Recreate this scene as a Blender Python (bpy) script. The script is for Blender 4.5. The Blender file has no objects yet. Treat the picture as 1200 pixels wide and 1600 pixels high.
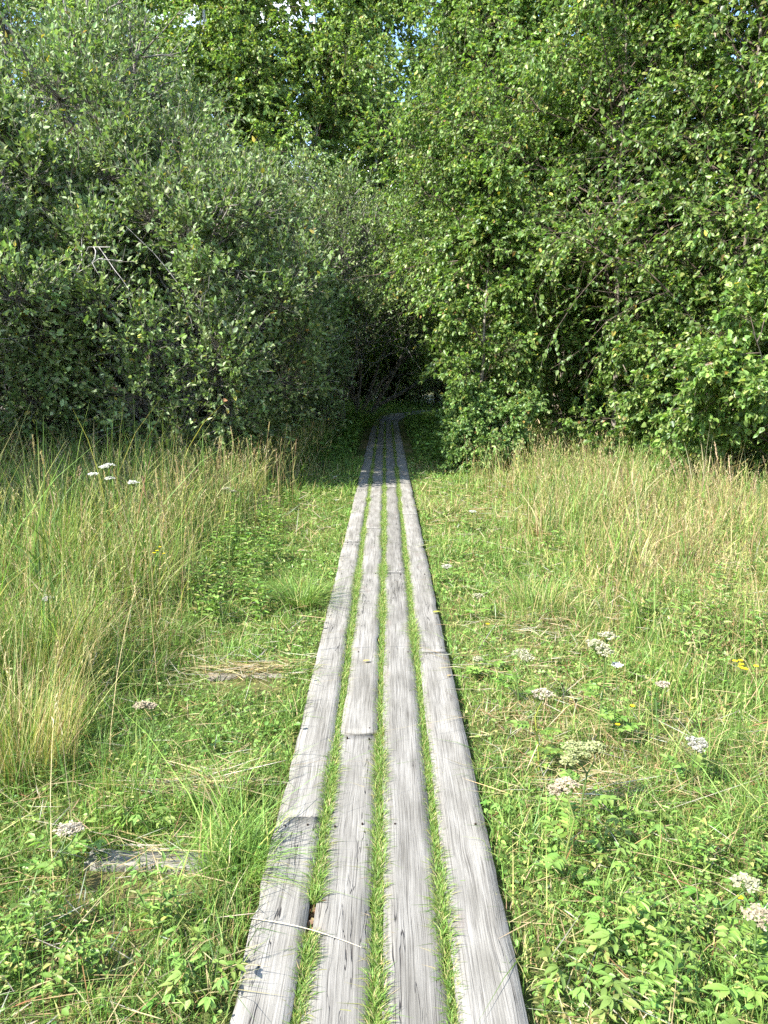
import bpy, math, random
import numpy as np

SEED = 11
rng = np.random.default_rng(SEED)
random.seed(SEED)
scene = bpy.context.scene
COL = scene.collection

# ------------------------------------------------------------------ camera, sky, sun, exposure
PITCH = 10.6
cam_d = bpy.data.cameras.new("camera")
cam = bpy.data.objects.new("camera", cam_d)
COL.objects.link(cam)
cam.location = (0.0, 0.0, 1.70)
cam.rotation_euler = (math.radians(90 - PITCH), 0.0, math.radians(0.14))
cam_d.sensor_fit = 'VERTICAL'
cam_d.angle = 2 * math.atan(800 / 1210)
cam_d.clip_start = 0.05
cam_d.clip_end = 1000
scene.camera = cam

SUN_EL = math.radians(43)
SUN_BACK = math.radians(36)            # sun stands on the left, this much behind the camera
sd = (-math.cos(SUN_BACK) * math.cos(SUN_EL), -math.sin(SUN_BACK) * math.cos(SUN_EL), math.sin(SUN_EL))
world = bpy.data.worlds.new("World")
scene.world = world
world.use_nodes = True
wn = world.node_tree
wn.nodes.clear()
w_out = wn.nodes.new("ShaderNodeOutputWorld")
w_bg = wn.nodes.new("ShaderNodeBackground")
w_sky = wn.nodes.new("ShaderNodeTexSky")
w_sky.sky_type = 'NISHITA'
w_sky.sun_disc = False
w_sky.sun_elevation = SUN_EL
w_sky.sun_rotation = math.atan2(sd[0], sd[1])
w_sky.air_density = 1.0
w_sky.dust_density = 0.2
w_sky.ozone_density = 3.0
w_bg.inputs[1].default_value = 0.15
# broken white cloud over the blue
w_tc = wn.nodes.new("ShaderNodeTexCoord")
w_map = wn.nodes.new("ShaderNodeMapping"); w_map.inputs['Scale'].default_value = (1.0, 1.0, 2.2)
w_n = wn.nodes.new("ShaderNodeTexNoise"); w_n.inputs['Scale'].default_value = 3.2; w_n.inputs['Detail'].default_value = 7
w_r = wn.nodes.new("ShaderNodeMapRange"); w_r.inputs[1].default_value = 0.54; w_r.inputs[2].default_value = 0.70; w_r.inputs[4].default_value = 0.8
w_mx = wn.nodes.new("ShaderNodeMixRGB"); w_mx.inputs[2].default_value = (11.0, 11.2, 11.6, 1)
wn.links.new(w_tc.outputs['Generated'], w_map.inputs[0]); wn.links.new(w_map.outputs[0], w_n.inputs['Vector'])
wn.links.new(w_n.outputs[0], w_r.inputs[0]); wn.links.new(w_r.outputs[0], w_mx.inputs[0])
wn.links.new(w_sky.outputs[0], w_mx.inputs[1])
wn.links.new(w_mx.outputs[0], w_bg.inputs[0])
wn.links.new(w_bg.outputs[0], w_out.inputs[0])

sun_d = bpy.data.lights.new("sun", 'SUN')
sun_d.energy = 4.9
sun_d.angle = math.radians(0.5)
sun_d.color = (1.0, 0.975, 0.93)
sun = bpy.data.objects.new("sun", sun_d)
COL.objects.link(sun)
from mathutils import Vector
sun.rotation_euler = Vector(sd).to_track_quat('Z', 'Y').to_euler()
sun.location = (-20, -10, 30)

vs = scene.view_settings
vs.view_transform = 'Standard'
vs.look = 'None'
vs.exposure = 1.85
vs.gamma = 1.0
cy = scene.cycles
cy.max_bounces = 6
cy.diffuse_bounces = 4
cy.glossy_bounces = 2
cy.transmission_bounces = 4
cy.transparent_max_bounces = 8
cy.caustics_reflective = False
cy.caustics_refractive = False
cy.use_denoising = False
cy.sample_clamp_indirect = 4.0

# ------------------------------------------------------------------ helpers
def tag(o, label=None, cat=None, group=None, kind=None):
    if label: o["label"] = label
    if cat: o["category"] = cat
    if group: o["group"] = group
    if kind: o["kind"] = kind
    return o

def empty(name, loc=(0, 0, 0), rz=0.0, sc=1.0):
    o = bpy.data.objects.new(name, None)
    o.empty_display_size = 0.1
    o.location = loc
    o.rotation_euler = (0, 0, rz)
    o.scale = (sc, sc, sc)
    COL.objects.link(o)
    return o

def link_mesh(name, me, parent=None):
    o = bpy.data.objects.new(name, me)
    COL.objects.link(o)
    if parent is not None: o.parent = parent
    return o

def copy_tree(o, parent=None):
    c = o.copy()
    COL.objects.link(c)
    c.parent = parent
    for ch in o.children:
        copy_tree(ch, c)
    return c

class MB:
    """collects vertices, triangles / quads and a colour per vertex, then makes one mesh"""
    def __init__(s):
        s.v = []; s.q = []; s.t = []; s.c = []; s.n = 0
    def add(s, v, quads=None, tris=None, col=(0.5, 0.5, 0.5)):
        v = np.asarray(v, float).reshape(-1, 3)
        s.v.append(v)
        col = np.asarray(col, float)
        if col.ndim == 1: col = np.tile(col, (len(v), 1))
        s.c.append(col)
        if quads is not None and len(quads): s.q.append(np.asarray(quads, int).reshape(-1, 4) + s.n)
        if tris is not None and len(tris): s.t.append(np.asarray(tris, int).reshape(-1, 3) + s.n)
        s.n += len(v)
        return s
    def mesh(s, name, mat, smooth=False):
        v = np.concatenate(s.v); c = np.concatenate(s.c)
        q = np.concatenate(s.q) if s.q else np.zeros((0, 4), int)
        t = np.concatenate(s.t) if s.t else np.zeros((0, 3), int)
        me = bpy.data.meshes.new(name)
        me.vertices.add(len(v)); me.vertices.foreach_set("co", v.astype(np.float32).ravel())
        loops = np.concatenate([q.ravel(), t.ravel()]).astype(np.int32)
        me.loops.add(len(loops)); me.loops.foreach_set("vertex_index", loops)
        me.polygons.add(len(q) + len(t))
        ls = np.concatenate([np.arange(len(q)) * 4, len(q) * 4 + np.arange(len(t)) * 3]).astype(np.int32)
        me.polygons.foreach_set("loop_start", ls)
        me.update(calc_edges=True)
        a = me.color_attributes.new("Col", 'FLOAT_COLOR', 'POINT')
        rgba = np.ones((len(v), 4), np.float32); rgba[:, :3] = c
        a.data.foreach_set("color", rgba.ravel())
        if smooth:
            me.polygons.foreach_set("use_smooth", np.ones(len(q) + len(t), bool))
        me.materials.append(mat)
        me.validate()
        return me
    def build(s, name, mat, parent=None, smooth=False):
        return link_mesh(name, s.mesh(name, mat, smooth), parent)

def norm(a):
    return a / np.maximum(np.linalg.norm(a, axis=-1, keepdims=True), 1e-9)

def wob(x, y, seed, f=1.0):
    """smooth pseudo noise, about -1..1"""
    r = np.random.default_rng(seed)
    out = 0.0
    for k in range(6):
        a = r.uniform(0, 2 * np.pi); fr = f * r.uniform(0.6, 2.2); ph = r.uniform(0, 6.28)
        out = out + np.sin((x * np.cos(a) + y * np.sin(a)) * fr + ph) * r.uniform(0.5, 1.0)
    return out / 3.0

BT = 0.10   # top of the boards

def ground_z(x, y):
    u = np.clip((np.abs(x) - 0.36) / 1.2, 0, 1)
    base = 0.062 - 0.02 * u + u * (0.05 * wob(x, y, 3, 1.4) + 0.03 * wob(x, y, 4, 4.0))
    far = np.clip((y - 10) / 20, 0, 1) * np.clip((np.abs(x) - 1.5) / 4, 0, 1)
    return base + far * 0.25 * wob(x, y, 5, 0.3)

def tubes(P, R, sides=4):
    """P (n,m,3) centre lines, R (n,m) radii -> verts, quads"""
    n, m, _ = P.shape
    T = np.gradient(P, axis=1); T = norm(T)
    ref = np.zeros_like(T); ref[..., 0] = 1.0
    alt = np.abs(T[..., 0]) > 0.8
    ref[alt] = (0, 1, 0)
    A = norm(np.cross(T, ref)); B = np.cross(T, A)
    ang = np.arange(sides) * 2 * np.pi / sides
    V = P[:, :, None, :] + R[:, :, None, None] * (A[:, :, None, :] * np.cos(ang)[None, None, :, None] + B[:, :, None, :] * np.sin(ang)[None, None, :, None])
    idx = np.arange(n * m * sides).reshape(n, m, sides)
    a = idx[:, :-1, :]; b = np.roll(a, -1, axis=2); c = idx[:, 1:, :]; d = np.roll(c, -1, axis=2)
    Q = np.stack([a, b, d, c], -1).reshape(-1, 4)
    return V.reshape(-1, 3), Q

def leaf_strip(pos, d, nrm, L, W, fold=0.18, droop=0.12):
    """folded six-point leaves: (n,6,3) verts and quads"""
    d = norm(d); s = norm(np.cross(d, nrm)); nn = np.cross(s, d)
    L = np.asarray(L)[:, None]; W = np.asarray(W)[:, None]
    b = pos
    tip = pos + d * L - nn * L * droop
    r1 = pos + d * L * 0.30 + s * W * 0.48 + nn * W * fold
    r2 = pos + d * L * 0.66 + s * W * 0.36 + nn * (W * fold * 0.8 - L * droop * 0.4)
    l1 = pos + d * L * 0.30 - s * W * 0.48 + nn * W * fold
    l2 = pos + d * L * 0.66 - s * W * 0.36 + nn * (W * fold * 0.8 - L * droop * 0.4)
    V = np.stack([b, r1, r2, tip, l2, l1], 1)
    n = len(pos)
    o = (np.arange(n) * 6)[:, None, None]
    Q = (o + np.array([[0, 1, 2, 3], [0, 3, 4, 5]])[None]).reshape(-1, 4)
    return V.reshape(-1, 3), Q

def blades(base, h, az, bend, w, segs=3, lean=0.0):
    """grass blades as bent tapering strips"""
    n = len(base)
    t = np.linspace(0, 1, segs + 1)[None, :]
    h = np.asarray(h)[:, None]; bend = np.asarray(bend)[:, None]; w = np.asarray(w)[:, None]
    dx = np.cos(az)[:, None]; dy = np.sin(az)[:, None]
    lat = h * (bend * t ** 2 + lean * t)
    vert = h * (t - 0.42 * np.minimum(bend, 1.4) * t ** 2.4)
    tw = az + np.pi / 2 + rng.normal(0, 0.7, n)
    sx = np.cos(tw)[:, None]; sy = np.sin(tw)[:, None]
    ww = w * np.clip(1.0 - t ** 1.8, 0.06, 1) * 0.5
    cx = base[:, 0:1] + dx * lat; cyy = base[:, 1:2] + dy * lat; cz = base[:, 2:3] + vert
    Lf = np.stack([cx - sx * ww, cyy - sy * ww, cz], -1)
    Rt = np.stack([cx + sx * ww, cyy + sy * ww, cz], -1)
    V = np.stack([Lf, Rt], 2)          # n, segs+1, 2, 3
    idx = np.arange(n * (segs + 1) * 2).reshape(n, segs + 1, 2)
    Q = np.stack([idx[:, :-1, 0], idx[:, :-1, 1], idx[:, 1:, 1], idx[:, 1:, 0]], -1).reshape(-1, 4)
    return V.reshape(-1, 3), Q

def palette(n, cols, probs, jit=0.18):
    cols = np.array(cols); p = np.array(probs, float); p /= p.sum()
    c = cols[rng.choice(len(cols), n, p=p)]
    c = c * np.exp(rng.normal(0, jit, (n, 1))) * np.exp(rng.normal(0, 0.06, (n, 3)))
    return c

# ------------------------------------------------------------------ materials
def new_mat(name):
    m = bpy.data.materials.new(name); m.use_nodes = True
    nt = m.node_tree; nt.nodes.clear()
    return m, nt, nt.nodes.new("ShaderNodeOutputMaterial")

def leaf_mat(name, trans=0.35, rough=0.45, spec=0.35, tgain=(1.25, 1.35, 0.6)):
    m, nt, out = new_mat(name)
    a = nt.nodes.new("ShaderNodeAttribute"); a.attribute_name = "Col"
    oi = nt.nodes.new("ShaderNodeObjectInfo")
    hsv = nt.nodes.new("ShaderNodeHueSaturation")
    mr = nt.nodes.new("ShaderNodeMapRange"); mr.inputs[3].default_value = 0.86; mr.inputs[4].default_value = 1.14
    nt.links.new(oi.outputs['Random'], mr.inputs[0]); nt.links.new(mr.outputs[0], hsv.inputs['Value'])
    nt.links.new(a.outputs['Color'], hsv.inputs['Color'])
    p = nt.nodes.new("ShaderNodeBsdfPrincipled")
    p.inputs['Roughness'].default_value = rough
    p.inputs['Specular IOR Level'].default_value = spec
    nt.links.new(hsv.outputs[0], p.inputs['Base Color'])
    tr = nt.nodes.new("ShaderNodeBsdfTranslucent")
    mul = nt.nodes.new("ShaderNodeMixRGB"); mul.blend_type = 'MULTIPLY'; mul.inputs[0].default_value = 1
    mul.inputs[2].default_value = (*tgain, 1)
    nt.links.new(hsv.outputs[0], mul.inputs[1]); nt.links.new(mul.outputs[0], tr.inputs['Color'])
    mx = nt.nodes.new("ShaderNodeMixShader"); mx.inputs[0].default_value = trans
    nt.links.new(p.outputs[0], mx.inputs[1]); nt.links.new(tr.outputs[0], mx.inputs[2])
    nt.links.new(mx.outputs[0], out.inputs[0])
    return m

M_GRASS = leaf_mat("grass_blade", 0.32, 0.5, 0.25)
M_LEAF = leaf_mat("tree_leaf", 0.42, 0.42, 0.4)
M_WILLOW = leaf_mat("willow_leaf", 0.34, 0.5, 0.35, (1.15, 1.3, 0.6))
M_HERB = leaf_mat("herb_leaf", 0.3, 0.45, 0.35)
M_PETAL = leaf_mat("flower", 0.25, 0.7, 0.15, (1.0, 1.0, 0.9))

def bark_mat(name, c1, c2, dark, scale=6.0, bands=True):
    m, nt, out = new_mat(name)
    tc = nt.nodes.new("ShaderNodeTexCoord")
    mp = nt.nodes.new("ShaderNodeMapping"); mp.inputs['Scale'].default_value = (scale, scale, scale * 0.5)
    n1 = nt.nodes.new("ShaderNodeTexNoise"); n1.inputs['Scale'].default_value = 3; n1.inputs['Detail'].default_value = 5
    cr = nt.nodes.new("ShaderNodeValToRGB")
    cr.color_ramp.elements[0].color = (*c1, 1); cr.color_ramp.elements[1].color = (*c2, 1)
    cr.color_ramp.elements[0].position = 0.35; cr.color_ramp.elements[1].position = 0.65
    mp2 = nt.nodes.new("ShaderNodeMapping"); mp2.inputs['Scale'].default_value = (scale * 0.7, scale * 0.7, scale * (5 if bands else 0.6))
    n2 = nt.nodes.new("ShaderNodeTexNoise"); n2.inputs['Scale'].default_value = 2.0; n2.inputs['Detail'].default_value = 3
    cr2 = nt.nodes.new("ShaderNodeValToRGB"); cr2.color_ramp.elements[0].position = 0.58; cr2.color_ramp.elements[1].position = 0.64
    mx = nt.nodes.new("ShaderNodeMixRGB"); mx.inputs[2].default_value = (*dark, 1)
    p = nt.nodes.new("ShaderNodeBsdfPrincipled"); p.inputs['Roughness'].default_value = 0.85; p.inputs['Specular IOR Level'].default_value = 0.2
    bp = nt.nodes.new("ShaderNodeBump"); bp.inputs['Strength'].default_value = 0.5; bp.inputs['Distance'].default_value = 0.01
    L = nt.links.new
    L(tc.outputs['Object'], mp.inputs[0]); L(tc.outputs['Object'], mp2.inputs[0])
    L(mp.outputs[0], n1.inputs['Vector']); L(mp2.outputs[0], n2.inputs['Vector'])
    L(n1.outputs[0], cr.inputs[0]); L(n2.outputs[0], cr2.inputs[0])
    L(cr.outputs[0], mx.inputs[1]); L(cr2.outputs[0], mx.inputs[0])
    L(mx.outputs[0], p.inputs['Base Color']); L(n1.outputs[0], bp.inputs['Height']); L(bp.outputs[0], p.inputs['Normal'])
    L(p.outputs[0], out.inputs[0])
    return m

M_BARK_WILLOW = bark_mat("willow_bark", (0.10, 0.085, 0.065), (0.22, 0.20, 0.17), (0.05, 0.045, 0.04), 6, False)
M_BARK_BIRCH = bark_mat("birch_bark", (0.42, 0.40, 0.36), (0.62, 0.60, 0.56), (0.06, 0.05, 0.045), 5, True)
M_BARK_YOUNG = bark_mat("young_birch_bark", (0.13, 0.105, 0.075), (0.25, 0.22, 0.17), (0.08, 0.06, 0.045), 6, True)

M_DEADWOOD = bark_mat("dead_wood", (0.22, 0.20, 0.18), (0.36, 0.34, 0.31), (0.12, 0.11, 0.10), 7, False)
M_OLDBEAM = bark_mat("rotten_wood", (0.16, 0.135, 0.10), (0.27, 0.24, 0.19), (0.09, 0.065, 0.045), 14, False)
M_TWIG = bark_mat("birch_twig", (0.07, 0.05, 0.035), (0.13, 0.10, 0.075), (0.04, 0.03, 0.025), 6, False)

def ground_mat():
    m, nt, out = new_mat("meadow_soil")
    L = nt.links.new
    tc = nt.nodes.new("ShaderNodeTexCoord")
    n1 = nt.nodes.new("ShaderNodeTexNoise"); n1.inputs['Scale'].default_value = 1.3; n1.inputs['Detail'].default_value = 8
    n2 = nt.nodes.new("ShaderNodeTexNoise"); n2.inputs['Scale'].default_value = 40; n2.inputs['Detail'].default_value = 6
    c1 = nt.nodes.new("ShaderNodeValToRGB")
    e = c1.color_ramp.elements
    e[0].position = 0.35; e[0].color = (0.055, 0.075, 0.022, 1)
    e[1].position = 0.68; e[1].color = (0.16, 0.125, 0.065, 1)
    x = e.new(0.5); x.color = (0.085, 0.095, 0.03, 1)
    c2 = nt.nodes.new("ShaderNodeValToRGB")
    c2.color_ramp.elements[0].color = (0.45, 0.45, 0.45, 1); c2.color_ramp.elements[1].color = (1.5, 1.45, 1.3, 1)
    mx = nt.nodes.new("ShaderNodeMixRGB"); mx.blend_type = 'MULTIPLY'; mx.inputs[0].default_value = 1
    p = nt.nodes.new("ShaderNodeBsdfPrincipled"); p.inputs['Roughness'].default_value = 0.95; p.inputs['Specular IOR Level'].default_value = 0.1
    bp = nt.nodes.new("ShaderNodeBump"); bp.inputs['Strength'].default_value = 0.8; bp.inputs['Distance'].default_value = 0.03
    L(tc.outputs['Object'], n1.inputs['Vector']); L(tc.outputs['Object'], n2.inputs['Vector'])
    L(n1.outputs[0], c1.inputs[0]); L(n2.outputs[0], c2.inputs[0])
    L(c1.outputs[0], mx.inputs[1]); L(c2.outputs[0], mx.inputs[2])
    L(mx.outputs[0], p.inputs['Base Color']); L(n2.outputs[0], bp.inputs['Height']); L(bp.outputs[0], p.inputs['Normal'])
    L(p.outputs[0], out.inputs[0])
    return m
M_GROUND = ground_mat()

def wood_mat():
    """weathered grey board: grain and fine checks along Y, a few knots and stains"""
    m, nt, out = new_mat("weathered_wood")
    N = nt.nodes.new; L = nt.links.new
    tc = N("ShaderNodeTexCoord"); oi = N("ShaderNodeObjectInfo")
    off = N("ShaderNodeVectorMath"); off.operation = 'MULTIPLY_ADD'
    L(oi.outputs['Random'], off.inputs[0]); off.inputs[1].default_value = (13.0, 57.0, 7.0)
    L(tc.outputs['Object'], off.inputs[2])
    # low frequency warp so that the grain wanders
    mpw = N("ShaderNodeMapping"); mpw.inputs['Scale'].default_value = (3.0, 1.3, 3.0)
    L(off.outputs[0], mpw.inputs[0])
    nw = N("ShaderNodeTexNoise"); nw.inputs['Scale'].default_value = 1.6; nw.inputs['Detail'].default_value = 2
    L(mpw.outputs[0], nw.inputs['Vector'])
    sub = N("ShaderNodeVectorMath"); sub.operation = 'SUBTRACT'; sub.inputs[1].default_value = (0.5, 0.5, 0.5)
    L(nw.outputs['Color'], sub.inputs[0])
    scl = N("ShaderNodeVectorMath"); scl.operation = 'MULTIPLY'; scl.inputs[1].default_value = (0.005, 0.0, 0.003)
    L(sub.outputs[0], scl.inputs[0])
    # knots: voronoi cells push the grain sideways
    mpk = N("ShaderNodeMapping"); mpk.inputs['Scale'].default_value = (6.0, 2.4, 1.0)
    L(off.outputs[0], mpk.inputs[0])
    vk = N("ShaderNodeTexVoronoi"); vk.inputs['Scale'].default_value = 1.0; vk.voronoi_dimensions = '2D'
    L(mpk.outputs[0], vk.inputs['Vector'])
    kr = N("ShaderNodeMapRange"); kr.interpolation_type = 'SMOOTHSTEP'
    kr.inputs[1].default_value = 0.0; kr.inputs[2].default_value = 0.34; kr.inputs[3].default_value = 1.0; kr.inputs[4].default_value = 0.0
    L(vk.outputs['Distance'], kr.inputs[0])
    kpush = N("ShaderNodeMath"); kpush.operation = 'MULTIPLY'; kpush.inputs[1].default_value = 0.005
    L(kr.outputs[0], kpush.inputs[0])
    kv = N("ShaderNodeCombineXYZ"); L(kpush.outputs[0], kv.inputs[0])
    add = N("ShaderNodeVectorMath"); add.operation = 'ADD'; L(off.outputs[0], add.inputs[0]); L(scl.outputs[0], add.inputs[1])
    add2 = N("ShaderNodeVectorMath"); add2.operation = 'ADD'; L(add.outputs[0], add2.inputs[0]); L(kv.outputs[0], add2.inputs[1])
    # grain
    mg = N("ShaderNodeMapping"); mg.inputs['Scale'].default_value = (270, 3.6, 60); L(add2.outputs[0], mg.inputs[0])
    ng = N("ShaderNodeTexNoise"); ng.inputs['Scale'].default_value = 1.0; ng.inputs['Detail'].default_value = 5; ng.inputs['Roughness'].default_value = 0.70
    L(mg.outputs[0], ng.inputs['Vector'])
    cg = N("ShaderNodeValToRGB"); e = cg.color_ramp.elements
    e[0].position = 0.36; e[0].color = (0.095, 0.087, 0.074, 1)
    e[1].position = 0.66; e[1].color = (0.285, 0.270, 0.236, 1)
    x = e.new(0.45); x.color = (0.186, 0.175, 0.152, 1)
    x = e.new(0.56); x.color = (0.236, 0.224, 0.196, 1)
    L(ng.outputs[0], cg.inputs[0])
    # long checks
    mc = N("ShaderNodeMapping"); mc.inputs['Scale'].default_value = (24, 1.5, 20); L(add2.outputs[0], mc.inputs[0])
    nc = N("ShaderNodeTexNoise"); nc.inputs['Scale'].default_value = 1.0; nc.inputs['Detail'].default_value = 3; nc.inputs['Roughness'].default_value = 0.55
    L(mc.outputs[0], nc.inputs['Vector'])
    ab = N("ShaderNodeMath"); ab.operation = 'SUBTRACT'; ab.inputs[1].default_value = 0.5; L(nc.outputs[0], ab.inputs[0])
    ab2 = N("ShaderNodeMath"); ab2.operation = 'ABSOLUTE'; L(ab.outputs[0], ab2.inputs[0])
    ck = N("ShaderNodeMapRange"); ck.inputs[1].default_value = 0.002; ck.inputs[2].default_value = 0.009; ck.inputs[3].default_value = 1.0; ck.inputs[4].default_value = 0.0
    L(ab2.outputs[0], ck.inputs[0])
    mgate = N("ShaderNodeMapping"); mgate.inputs['Scale'].default_value = (7, 1.1, 5); L(off.outputs[0], mgate.inputs[0])
    ngate = N("ShaderNodeTexNoise"); ngate.inputs['Scale'].default_value = 1.0; ngate.inputs['Detail'].default_value = 2; L(mgate.outputs[0], ngate.inputs['Vector'])
    gate = N("ShaderNodeMapRange"); gate.inputs[1].default_value = 0.55; gate.inputs[2].default_value = 0.62; L(ngate.outputs[0], gate.inputs[0])
    ckg = N("ShaderNodeMath"); ckg.operation = 'MULTIPLY'; L(ck.outputs[0], ckg.inputs[0]); L(gate.outputs[0], ckg.inputs[1])
    # blotches
    mb = N("ShaderNodeMapping"); mb.inputs['Scale'].default_value = (14, 3.5, 6); L(off.outputs[0], mb.inputs[0])
    nb = N("ShaderNodeTexNoise"); nb.inputs['Scale'].default_value = 1.0; nb.inputs['Detail'].default_value = 6; L(mb.outputs[0], nb.inputs['Vector'])
    cb = N("ShaderNodeValToRGB"); cb.color_ramp.elements[0].position = 0.3; cb.color_ramp.elements[0].color = (0.66, 0.64, 0.61, 1)
    cb.color_ramp.elements[1].position = 0.7; cb.color_ramp.elements[1].color = (1.12, 1.10, 1.09, 1)
    L(nb.outputs[0], cb.inputs[0])
    mul = N("ShaderNodeMixRGB"); mul.blend_type = 'MULTIPLY'; mul.inputs[0].default_value = 1
    L(cg.outputs[0], mul.inputs[1]); L(cb.outputs[0], mul.inputs[2])
    # per board tone
    tone = N("ShaderNodeMapRange"); tone.inputs[3].default_value = 0.84; tone.inputs[4].default_value = 1.14; L(oi.outputs['Random'], tone.inputs[0])
    hs = N("ShaderNodeHueSaturation"); L(tone.outputs[0], hs.inputs['Value']); L(mul.outputs[0], hs.inputs['Color'])
    # knot colour with rings
    kc = N("ShaderNodeMapRange"); kc.inputs[1].default_value = 0.06; kc.inputs[2].default_value = 0.16; kc.inputs[3].default_value = 0.75; kc.inputs[4].default_value = 0.0
    L(vk.outputs['Distance'], kc.inputs[0])
    wv = N("ShaderNodeMath"); wv.operation = 'MULTIPLY'; wv.inputs[1].default_value = 110; L(vk.outputs['Distance'], wv.inputs[0])
    sn = N("ShaderNodeMath"); sn.operation = 'SINE'; L(wv.outputs[0], sn.inputs[0])
    sn2 = N("ShaderNodeMapRange"); sn2.inputs[1].default_value = -1; sn2.inputs[2].default_value = 1; sn2.inputs[3].default_value = 0.35; sn2.inputs[4].default_value = 1.0; L(sn.outputs[0], sn2.inputs[0])
    ksep = N("ShaderNodeSeparateColor"); L(vk.outputs['Color'], ksep.inputs[0])
    kgt = N("ShaderNodeMath"); kgt.operation = 'GREATER_THAN'; kgt.inputs[1].default_value = 0.62; L(ksep.outputs[0], kgt.inputs[0])
    kcg = N("ShaderNodeMath"); kcg.operation = 'MULTIPLY'; L(kc.outputs[0], kcg.inputs[0]); L(kgt.outputs[0], kcg.inputs[1])
    kk = N("ShaderNodeMath"); kk.operation = 'MULTIPLY'; L(kcg.outputs[0], kk.inputs[0]); L(sn2.outputs[0], kk.inputs[1])
    mk = N("ShaderNodeMixRGB"); mk.inputs[2].default_value = (0.17, 0.14, 0.115, 1); L(kk.outputs[0], mk.inputs[0]); L(hs.outputs[0], mk.inputs[1])
    mcr = N("ShaderNodeMixRGB"); mcr.inputs[2].default_value = (0.035, 0.03, 0.027, 1); L(ckg.outputs[0], mcr.inputs[0]); L(mk.outputs[0], mcr.inputs[1])
    p = N("ShaderNodeBsdfPrincipled"); p.inputs['Roughness'].default_value = 0.75; p.inputs['Specular IOR Level'].default_value = 0.25
    L(mcr.outputs[0], p.inputs['Base Color'])
    hsum = N("ShaderNodeMath"); hsum.operation = 'MULTIPLY_ADD'; L(ckg.outputs[0], hsum.inputs[0]); hsum.inputs[1].default_value = -2.0; L(ng.outputs[0], hsum.inputs[2])
    bp = N("ShaderNodeBump"); bp.inputs['Strength'].default_value = 0.7; bp.inputs['Distance'].default_value = 0.004
    L(hsum.outputs[0], bp.inputs['Height']); L(bp.outputs[0], p.inputs['Normal'])
    L(p.outputs[0], out.inputs[0])
    return m
M_WOOD = wood_mat()

def plain_mat(name, col, rough=0.6, metal=0.0):
    m, nt, out = new_mat(name)
    p = nt.nodes.new("ShaderNodeBsdfPrincipled")
    tc = nt.nodes.new("ShaderNodeTexCoord"); n = nt.nodes.new("ShaderNodeTexNoise"); n.inputs['Scale'].default_value = 60
    mx = nt.nodes.new("ShaderNodeMixRGB"); mx.inputs[1].default_value = (*[c * 0.75 for c in col], 1); mx.inputs[2].default_value = (*[c * 1.2 for c in col], 1)
    nt.links.new(tc.outputs['Object'], n.inputs['Vector']); nt.links.new(n.outputs[0], mx.inputs[0]); nt.links.new(mx.outputs[0], p.inputs['Base Color'])
    p.inputs['Roughness'].default_value = rough; p.inputs['Metallic'].default_value = metal
    nt.links.new(p.outputs[0], out.inputs[0])
    return m
M_NAIL = plain_mat("rusty_nail", (0.06, 0.035, 0.025), 0.7, 0.6)

# ------------------------------------------------------------------ ground
def make_ground():
    ys = np.concatenate([np.arange(-4, 16, 0.2), np.arange(16, 40, 0.8), np.geomspace(40, 400, 14)])
    xp = np.concatenate([np.arange(0, 8, 0.2), np.arange(8, 24, 1.0), np.geomspace(24, 400, 12)])
    xs = np.concatenate([-xp[:0:-1], xp])
    X, Y = np.meshgrid(xs, ys)
    Z = ground_z(X, Y)
    V = np.stack([X, Y, Z], -1).reshape(-1, 3)
    ny, nx = X.shape
    i = np.arange(ny * nx).reshape(ny, nx)
    Q = np.stack([i[:-1, :-1], i[:-1, 1:], i[1:, 1:], i[1:, :-1]], -1).reshape(-1, 4)
    o = MB().add(V, Q).build("ground", M_GROUND, smooth=True)
    tag(o, "meadow soil with thatch under the grass", "ground", kind="structure")
make_ground()

# ------------------------------------------------------------------ boardwalk
walk = empty("boardwalk", (-0.017, 0.5, 0.0))
tag(walk, "long grey weathered boardwalk of four plank rows leading into the trees", "boardwalk")
WX, WY = -0.017, 0.5

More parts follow.
